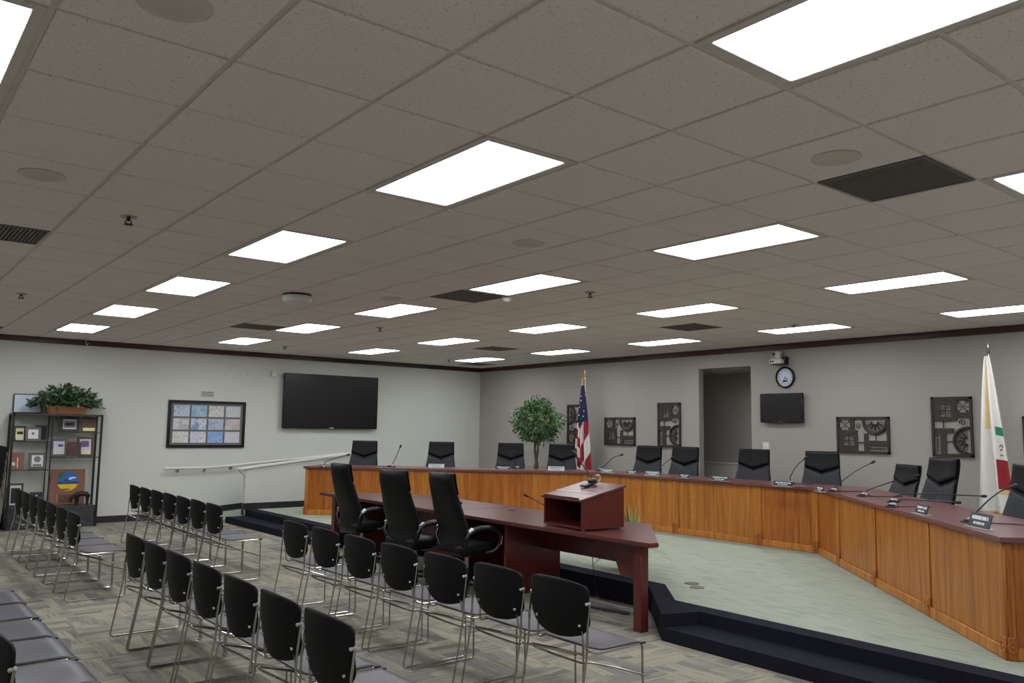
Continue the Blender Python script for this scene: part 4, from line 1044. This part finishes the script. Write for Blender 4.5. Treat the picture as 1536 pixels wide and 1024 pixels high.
# foot bar lying under the table
f = MB(); f.tube([(0, 0, .02), (.12, -.5, .02)], .014, 8, M['plastic']); f.lathe([(.10, 0), (.10, .012), (.03, .022), (0, .022)], (-.03, .1, 0), 22, M['plastic']); o = f.build('stand_base', M['plastic']); o.location = (4.48, 2.75, 0); tag(o, 'dark round base with a long bar lying on the carpet under the table', 'stand')

# ------------------------------------------------------------------ display case
CX0, CX1, CY0, CY1, CZ = .905, 2.195, 11.76, 12.16, 1.80
CXM = 1.465
case = thing('display_case', 'dark metal and glass display case full of plaques at the left wall', 'display case', ((CX0+CX1)/2, 11.96, 0))
ox, oy = (CX0+CX1)/2, 11.96
def cb(nm, lo, hi, m, bev=.002): return B(nm, (lo[0]-ox, lo[1]-oy, lo[2]), (hi[0]-ox, hi[1]-oy, hi[2]), m, case, bev)
cb('base', (CX0+.02, CY0+.02, .0), (CX1-.03, CY1, .335), M['granite'], .004)
for x0, y0 in ((CX0, CY0), (CX1-.032, CY0), (CX0, CY1-.03), (CX1-.032, CY1-.03)): cb('post', (x0, y0, 0), (x0+.032, y0+.03, CZ), M['plastic'])
cb('divider', (CXM-.008, CY0+.005, .335), (CXM+.008, CY0+.02, CZ-.03), M['plastic'])
cb('divider', (CXM-.008, CY1-.03, .335), (CXM+.008, CY1-.015, CZ-.03), M['plastic'])
cb('top', (CX0, CY0, CZ-.03), (CX1, CY1, CZ), M['pframe'])
SH = []
for nm, x0, x1, z in (('l', CX0+.03, CXM-.008, 1.36), ('l', CX0+.03, CXM-.008, .92), ('r', CXM+.008, CX1-.035, 1.51), ('r', CXM+.008, CX1-.035, 1.115)):
    sh = cb('shelf', (x0, CY0+.03, z-.010), (x1, CY1-.03, z), M['glass'], 0)
    f = MB(); f.box((x0-ox, CY0+.022-oy, z-.014), (x1-ox, CY0+.032-oy, z), M['pframe']); f.build('shelf_edge', M['pframe'], sh)
def lean(t, fn, tilt=10):
    pass
def plaque(name, label, cat, x0, x1, z0, z1, y, frame, face, inset=.03, extra=None, tilt=8, thick=.018, group='awards in the display case'):
    w, h = x1-x0, z1-z0
    t = thing(name, label, cat, ((x0+x1)/2, y, z0), 0, group); t.rotation_euler = (math.radians(-tilt), 0, 0)
    dz = thick*math.sin(math.radians(tilt)); t.location.z = z0+.002
    f = MB(); f.box((-w/2, -thick, 0), (w/2, 0, h), frame, .004); f.build('board', frame, t)
    if face is not None:
        f = MB(); f.box((-w/2+inset, -thick-.003, inset), (w/2-inset, -thick+.001, h-inset), face); f.build('face', face, t)
    for (nm, m, xa, xb, za, zb) in extra or []:
        f = MB(); f.box((-w/2+xa*w, -thick-.006, za*h), (-w/2+xb*w, -thick-.002, zb*h), m); f.build(nm, m, t)
    return t
pq = plaque
pq('picture_frame', 'thin-framed white certificate leaning on top of the display case', 'picture', .945, 1.36, CZ, 2.115, 12.15, M['pframe'], M['paperb'], .018, group=None)
# upper left shelf
pq('award_plaque', 'dark framed plaque with gold square, upper left shelf of the case', 'plaque', .955, 1.14, 1.36, 1.60, 11.98, M['pframe'], M['cream'], .035, [('engraving', M['ink'], .28, .72, .45, .62), ('name_strip', M['paper'], .22, .78, .06, .16)])
pq('award_plaque', 'dark book-shaped plaque at the back of the upper left shelf', 'plaque', 1.26, 1.45, 1.36, 1.62, 12.06, M['gframe'], M['ink'], .022)
pq('award_plaque', 'grey framed white certificate at front of the upper left shelf', 'plaque', 1.11, 1.33, 1.36, 1.585, 11.90, M['gframe'], M['paper'], .04, [('seal', M['inkg'], .40, .58, .45, .62)])
# upper right shelf
pq('award_plaque', 'plain grey panel at the left of the upper right shelf', 'plaque', 1.49, 1.575, 1.51, 1.755, 12.02, M['gframe'], None)
pq('picture_frame', 'black and white landscape photograph in dark frame, upper right shelf', 'picture', 1.60, 1.885, 1.51, 1.76, 11.97, M['pframe'], M['paper'], .045, [('image', M['inkg'], .2, .8, .28, .72), ('image_detail', M['ink'], .25, .7, .42, .58)])
pq('award_plaque', 'walnut plaque with a gold label at the end of the upper right shelf', 'plaque', 1.905, 2.13, 1.51, 1.755, 11.93, M['walnut'], None, 0, [('gold_label', M['cream'], .12, .9, .08, .28)])
# middle left shelf
pq('award_plaque', 'reddish wood plaque with a white square, middle left shelf', 'plaque', .955, 1.13, .92, 1.185, 11.95, M['reddish'], None, 0, [('white_square', M['paper'], .08, .3, .22, .42), ('arc', M['cream'], .45, .52, .1, .7)])
pq('award_plaque', 'grey frame with a round seal on white, middle left shelf', 'plaque', 1.19, 1.43, .92, 1.18, 11.93, M['gframe'], M['paper'], .04, [('caption', M['inkg'], .25, .75, .18, .30)])
f = MB(); f.lathe([(.048, -.002), (.04, -.004), (.0, -.005)], (0, 0, 0), 24, M['inkg'], axis='y'); o = f.build('seal', M['inkg'], [x for x in bpy.data.objects if x.get('label', '').startswith('grey frame with a round seal')][0]); o.location = (0, -.022, .155)
# middle right shelf
pq('award_plaque', 'white plaque with blue emblem in taupe frame, middle right shelf', 'plaque', 1.50, 1.73, 1.115, 1.395, 12.0, M['gframe'], M['paper'], .035, [('emblem', M['sky'], .45, .75, .55, .7)])
pq('award_plaque', 'maroon plaque on a small easel, middle right shelf', 'plaque', 1.72, 1.92, 1.125, 1.35, 11.90, M['maroon'], None, 0, [('seal', M['walnut'], .38, .62, .7, .85), ('easel', M['plastic'], .35, .65, -.03, .06)])
pq('award_plaque', 'wood plaque with purple picture and gold plate, middle right shelf', 'plaque', 1.875, 2.115, 1.115, 1.43, 11.97, M['walnut'], M['paper'], .035, [('image', M['purple'], .25, .72, .48, .80), ('gold_plate', M['cream'], .3, .8, .1, .26)])
# bottom shelves (on the base)
pq('picture_frame', 'dark frame at the lower left of the case behind the chairs', 'picture', .95, 1.16, .335, .70, 12.0, M['pframe'], M['paper'], .03, [('image', M['ink'], .2, .8, .15, .8)])
pq('award_plaque', 'small dark plaque with engraved lines, lower left bay of the case', 'plaque', 1.24, 1.44, .335, .56, 11.95, M['pframe'], M['ink'], .02, [('lines', M['inkg'], .2, .8, .55, .6), ('lines', M['inkg'], .2, .8, .4, .44), ('lines', M['inkg'], .2, .8, .26, .3), ('emblem', M['paper'], .45, .55, .7, .8)])
big = pq('award_plaque', 'large brown plaque with painted round scene of sky, hill and yellow field', 'plaque', 1.54, 2.045, .335, .905, 12.05, M['reddish'], None, 0, [('text_plate', M['walnut'], .22, .62, .06, .28), ('plate_trim', M['gold'], .205, .22, .06, .29)], tilt=6)
f = MB(); R = .155
def disc_band(z0, z1, m, dep):
    n = 24; pts = []
    for i in range(n+1): z = z0+(z1-z0)*i/n; pts.append((math.sqrt(max(0, R*R-z*z)), z))
    poly = [(x, z) for x, z in pts]+[(-x, z) for x, z in pts[::-1]]
    f.poly([(x, dep, z) for x, z in poly], m)
disc_band(-R, -.045, M['sun'], -.003); disc_band(-.045, -.01, M['sea'], -.003); disc_band(-.01, R, M['sky'], -.003)
el = lambda cx, cz, a, c, m, dep: f.poly([(cx+a*math.cos(k*PI/9), dep, cz+c*math.sin(k*PI/9)) for k in range(18)], m)
el(-.085, .10, .05, .04, M['treeg'], -.005); el(-.12, .075, .03, .03, M['treeg'], -.0052); el(.07, .055, .055, .014, M['cloud'], -.005); el(.03, .035, .03, .01, M['cloud'], -.0051); el(-.02, .02, .05, .02, M['sea'], -.0049); el(-.06, .06, .02, .035, M['sky'], -.0054); el(-.03, -.13, .07, .012, M['treeg'], -.005)
o = f.build('painted_disc', M['sky'], big, 0, fix=False); o.location = (.0, -.02, .375)
# a dark arched animal figure on the base
t = thing('bronze_figure', 'small dark bronze animal figurine with arched back in front of the large plaque', 'figurine', (1.955, 11.85, .3375), 0)
f = MB(); f.tube([(-.125, 0, .12), (-.10, 0, .15), (-.05, 0, .175), (.02, 0, .185), (.08, 0, .175), (.115, 0, .15), (.125, 0, .12)], [.018, .034, .042, .042, .040, .030, .014], 10, M['statue'])
for x in (-.07, -.045, .085, .105):
    f.tube([(x, .012 if x in (-.07, .105) else -.012, .15), (x+.005, .012 if x in (-.07, .105) else -.012, .08), (x, .012 if x in (-.07, .105) else -.012, .0)], [.024, .015, .011], 8, M['statue'])
f.tube([(-.10, 0, .15), (-.135, 0, .12), (-.145, 0, .08), (-.13, 0, .04)], [.03, .024, .016, .008], 8, M['statue'])
f.build('body', M['statue'], t)
# basket of pothos
pb = thing('basket_plant', 'leafy green plant in a long wicker basket on the display case', 'plant', (1.67, 11.95, CZ+.004))
f = MB()
for j in range(7):
    z = .008+j*.018; s = 1+.06*j/6
    f.tube([( .27*s*max(-1, min(1, 1.25*math.cos(k*PI/20))), .10*s*max(-1, min(1, 1.25*math.sin(k*PI/20))), z+.004*math.sin(k*5)) for k in range(40)], .0105, 6, M['wicker'], closed=True)
f.box((-.25, -.085, 0), (.25, .085, .02), M['wicker']); f.build('basket', M['wicker'], pb)
f = MB(); f.box((-.25, -.09, .09), (.25, .09, .115), M['soil']); f.build('soil', M['soil'], pb)
f = MB(); n = 0
while n < 900:
    a = random.uniform(0, 2*PI); el_ = random.uniform(-.25, PI/2); r = random.uniform(.45, 1)
    p = Vector((math.cos(a)*math.cos(el_)*.55*r, math.sin(a)*math.cos(el_)*.17*r, .13+math.sin(el_)*(.30+.05*math.sin(a*3))*r))
    if p.z < .14 and abs(p.x) < .27 and p.y < .0: continue
    if p.y > .10 or p.z < .10: continue
    d2 = Vector((p.x*1.2, p.y*2-.15, .15))+rdir()*.5+Vector((0, 0, -.35*abs(p.x)*(p.z > .16)))
    if p.z < .13: d2.z = abs(d2.z)+.15
    leaf(f, p, d2, Vector((0, -.5, 1))+rdir()*.4, random.uniform(.07, .11), random.uniform(.04, .06), M['leafd'], random.uniform(.1, .45)); n += 1
for i in range(26):
    x = random.uniform(-.45, .5); h = random.uniform(.34, .46)*(1-.5*(x/.6)**2)
    f.tube([(x*.8, 0, .2), (x, random.uniform(-.06, .06), h)], .003, 5, M['leafd']); leaf(f, (x, 0, h-.01), (random.uniform(-1, 1), -.4, .3), (0, 0, 1), .05, .035, M['leafd'])
f.build('foliage', M['leafd'], pb, fix=False)

# ------------------------------------------------------------------ world, camera, view
w = bpy.data.worlds.new('World'); S.world = w; w.use_nodes = True
w.node_tree.nodes['Background'].inputs[0].default_value = (.5, .5, .5, 1); w.node_tree.nodes['Background'].inputs[1].default_value = .05
cam = bpy.data.cameras.new('camera'); co = bpy.data.objects.new('camera', cam); COL.objects.link(co); S.camera = co
F, hd, pt, rl = 1227.404, .67456196, .106708, .0146451
d = Vector((math.sin(hd)*math.cos(pt), math.cos(hd)*math.cos(pt), math.sin(pt)))
r0 = Vector((math.cos(hd), -math.sin(hd), 0)); u0 = r0.cross(d)
r = r0*math.cos(rl)+u0*math.sin(rl); u = -r0*math.sin(rl)+u0*math.cos(rl)
co.matrix_world = Matrix(((r.x, u.x, -d.x, -1.02975), (r.y, u.y, -d.y, -3.03076), (r.z, u.z, -d.z, H-1.38661), (0, 0, 0, 1)))
cam.sensor_width = 36; cam.sensor_fit = 'HORIZONTAL'; cam.lens = F*36/1536; cam.clip_start = .05; cam.clip_end = 100
S.view_settings.view_transform = 'Standard'; S.view_settings.look = 'None'; S.view_settings.gamma = 1; S.view_settings.use_curve_mapping = False
S.view_settings.exposure = 0.08
try:
    S.cycles.use_denoising = True; S.cycles.max_bounces = 8; S.cycles.diffuse_bounces = 5; S.cycles.sample_clamp_indirect = 6
except Exception: pass
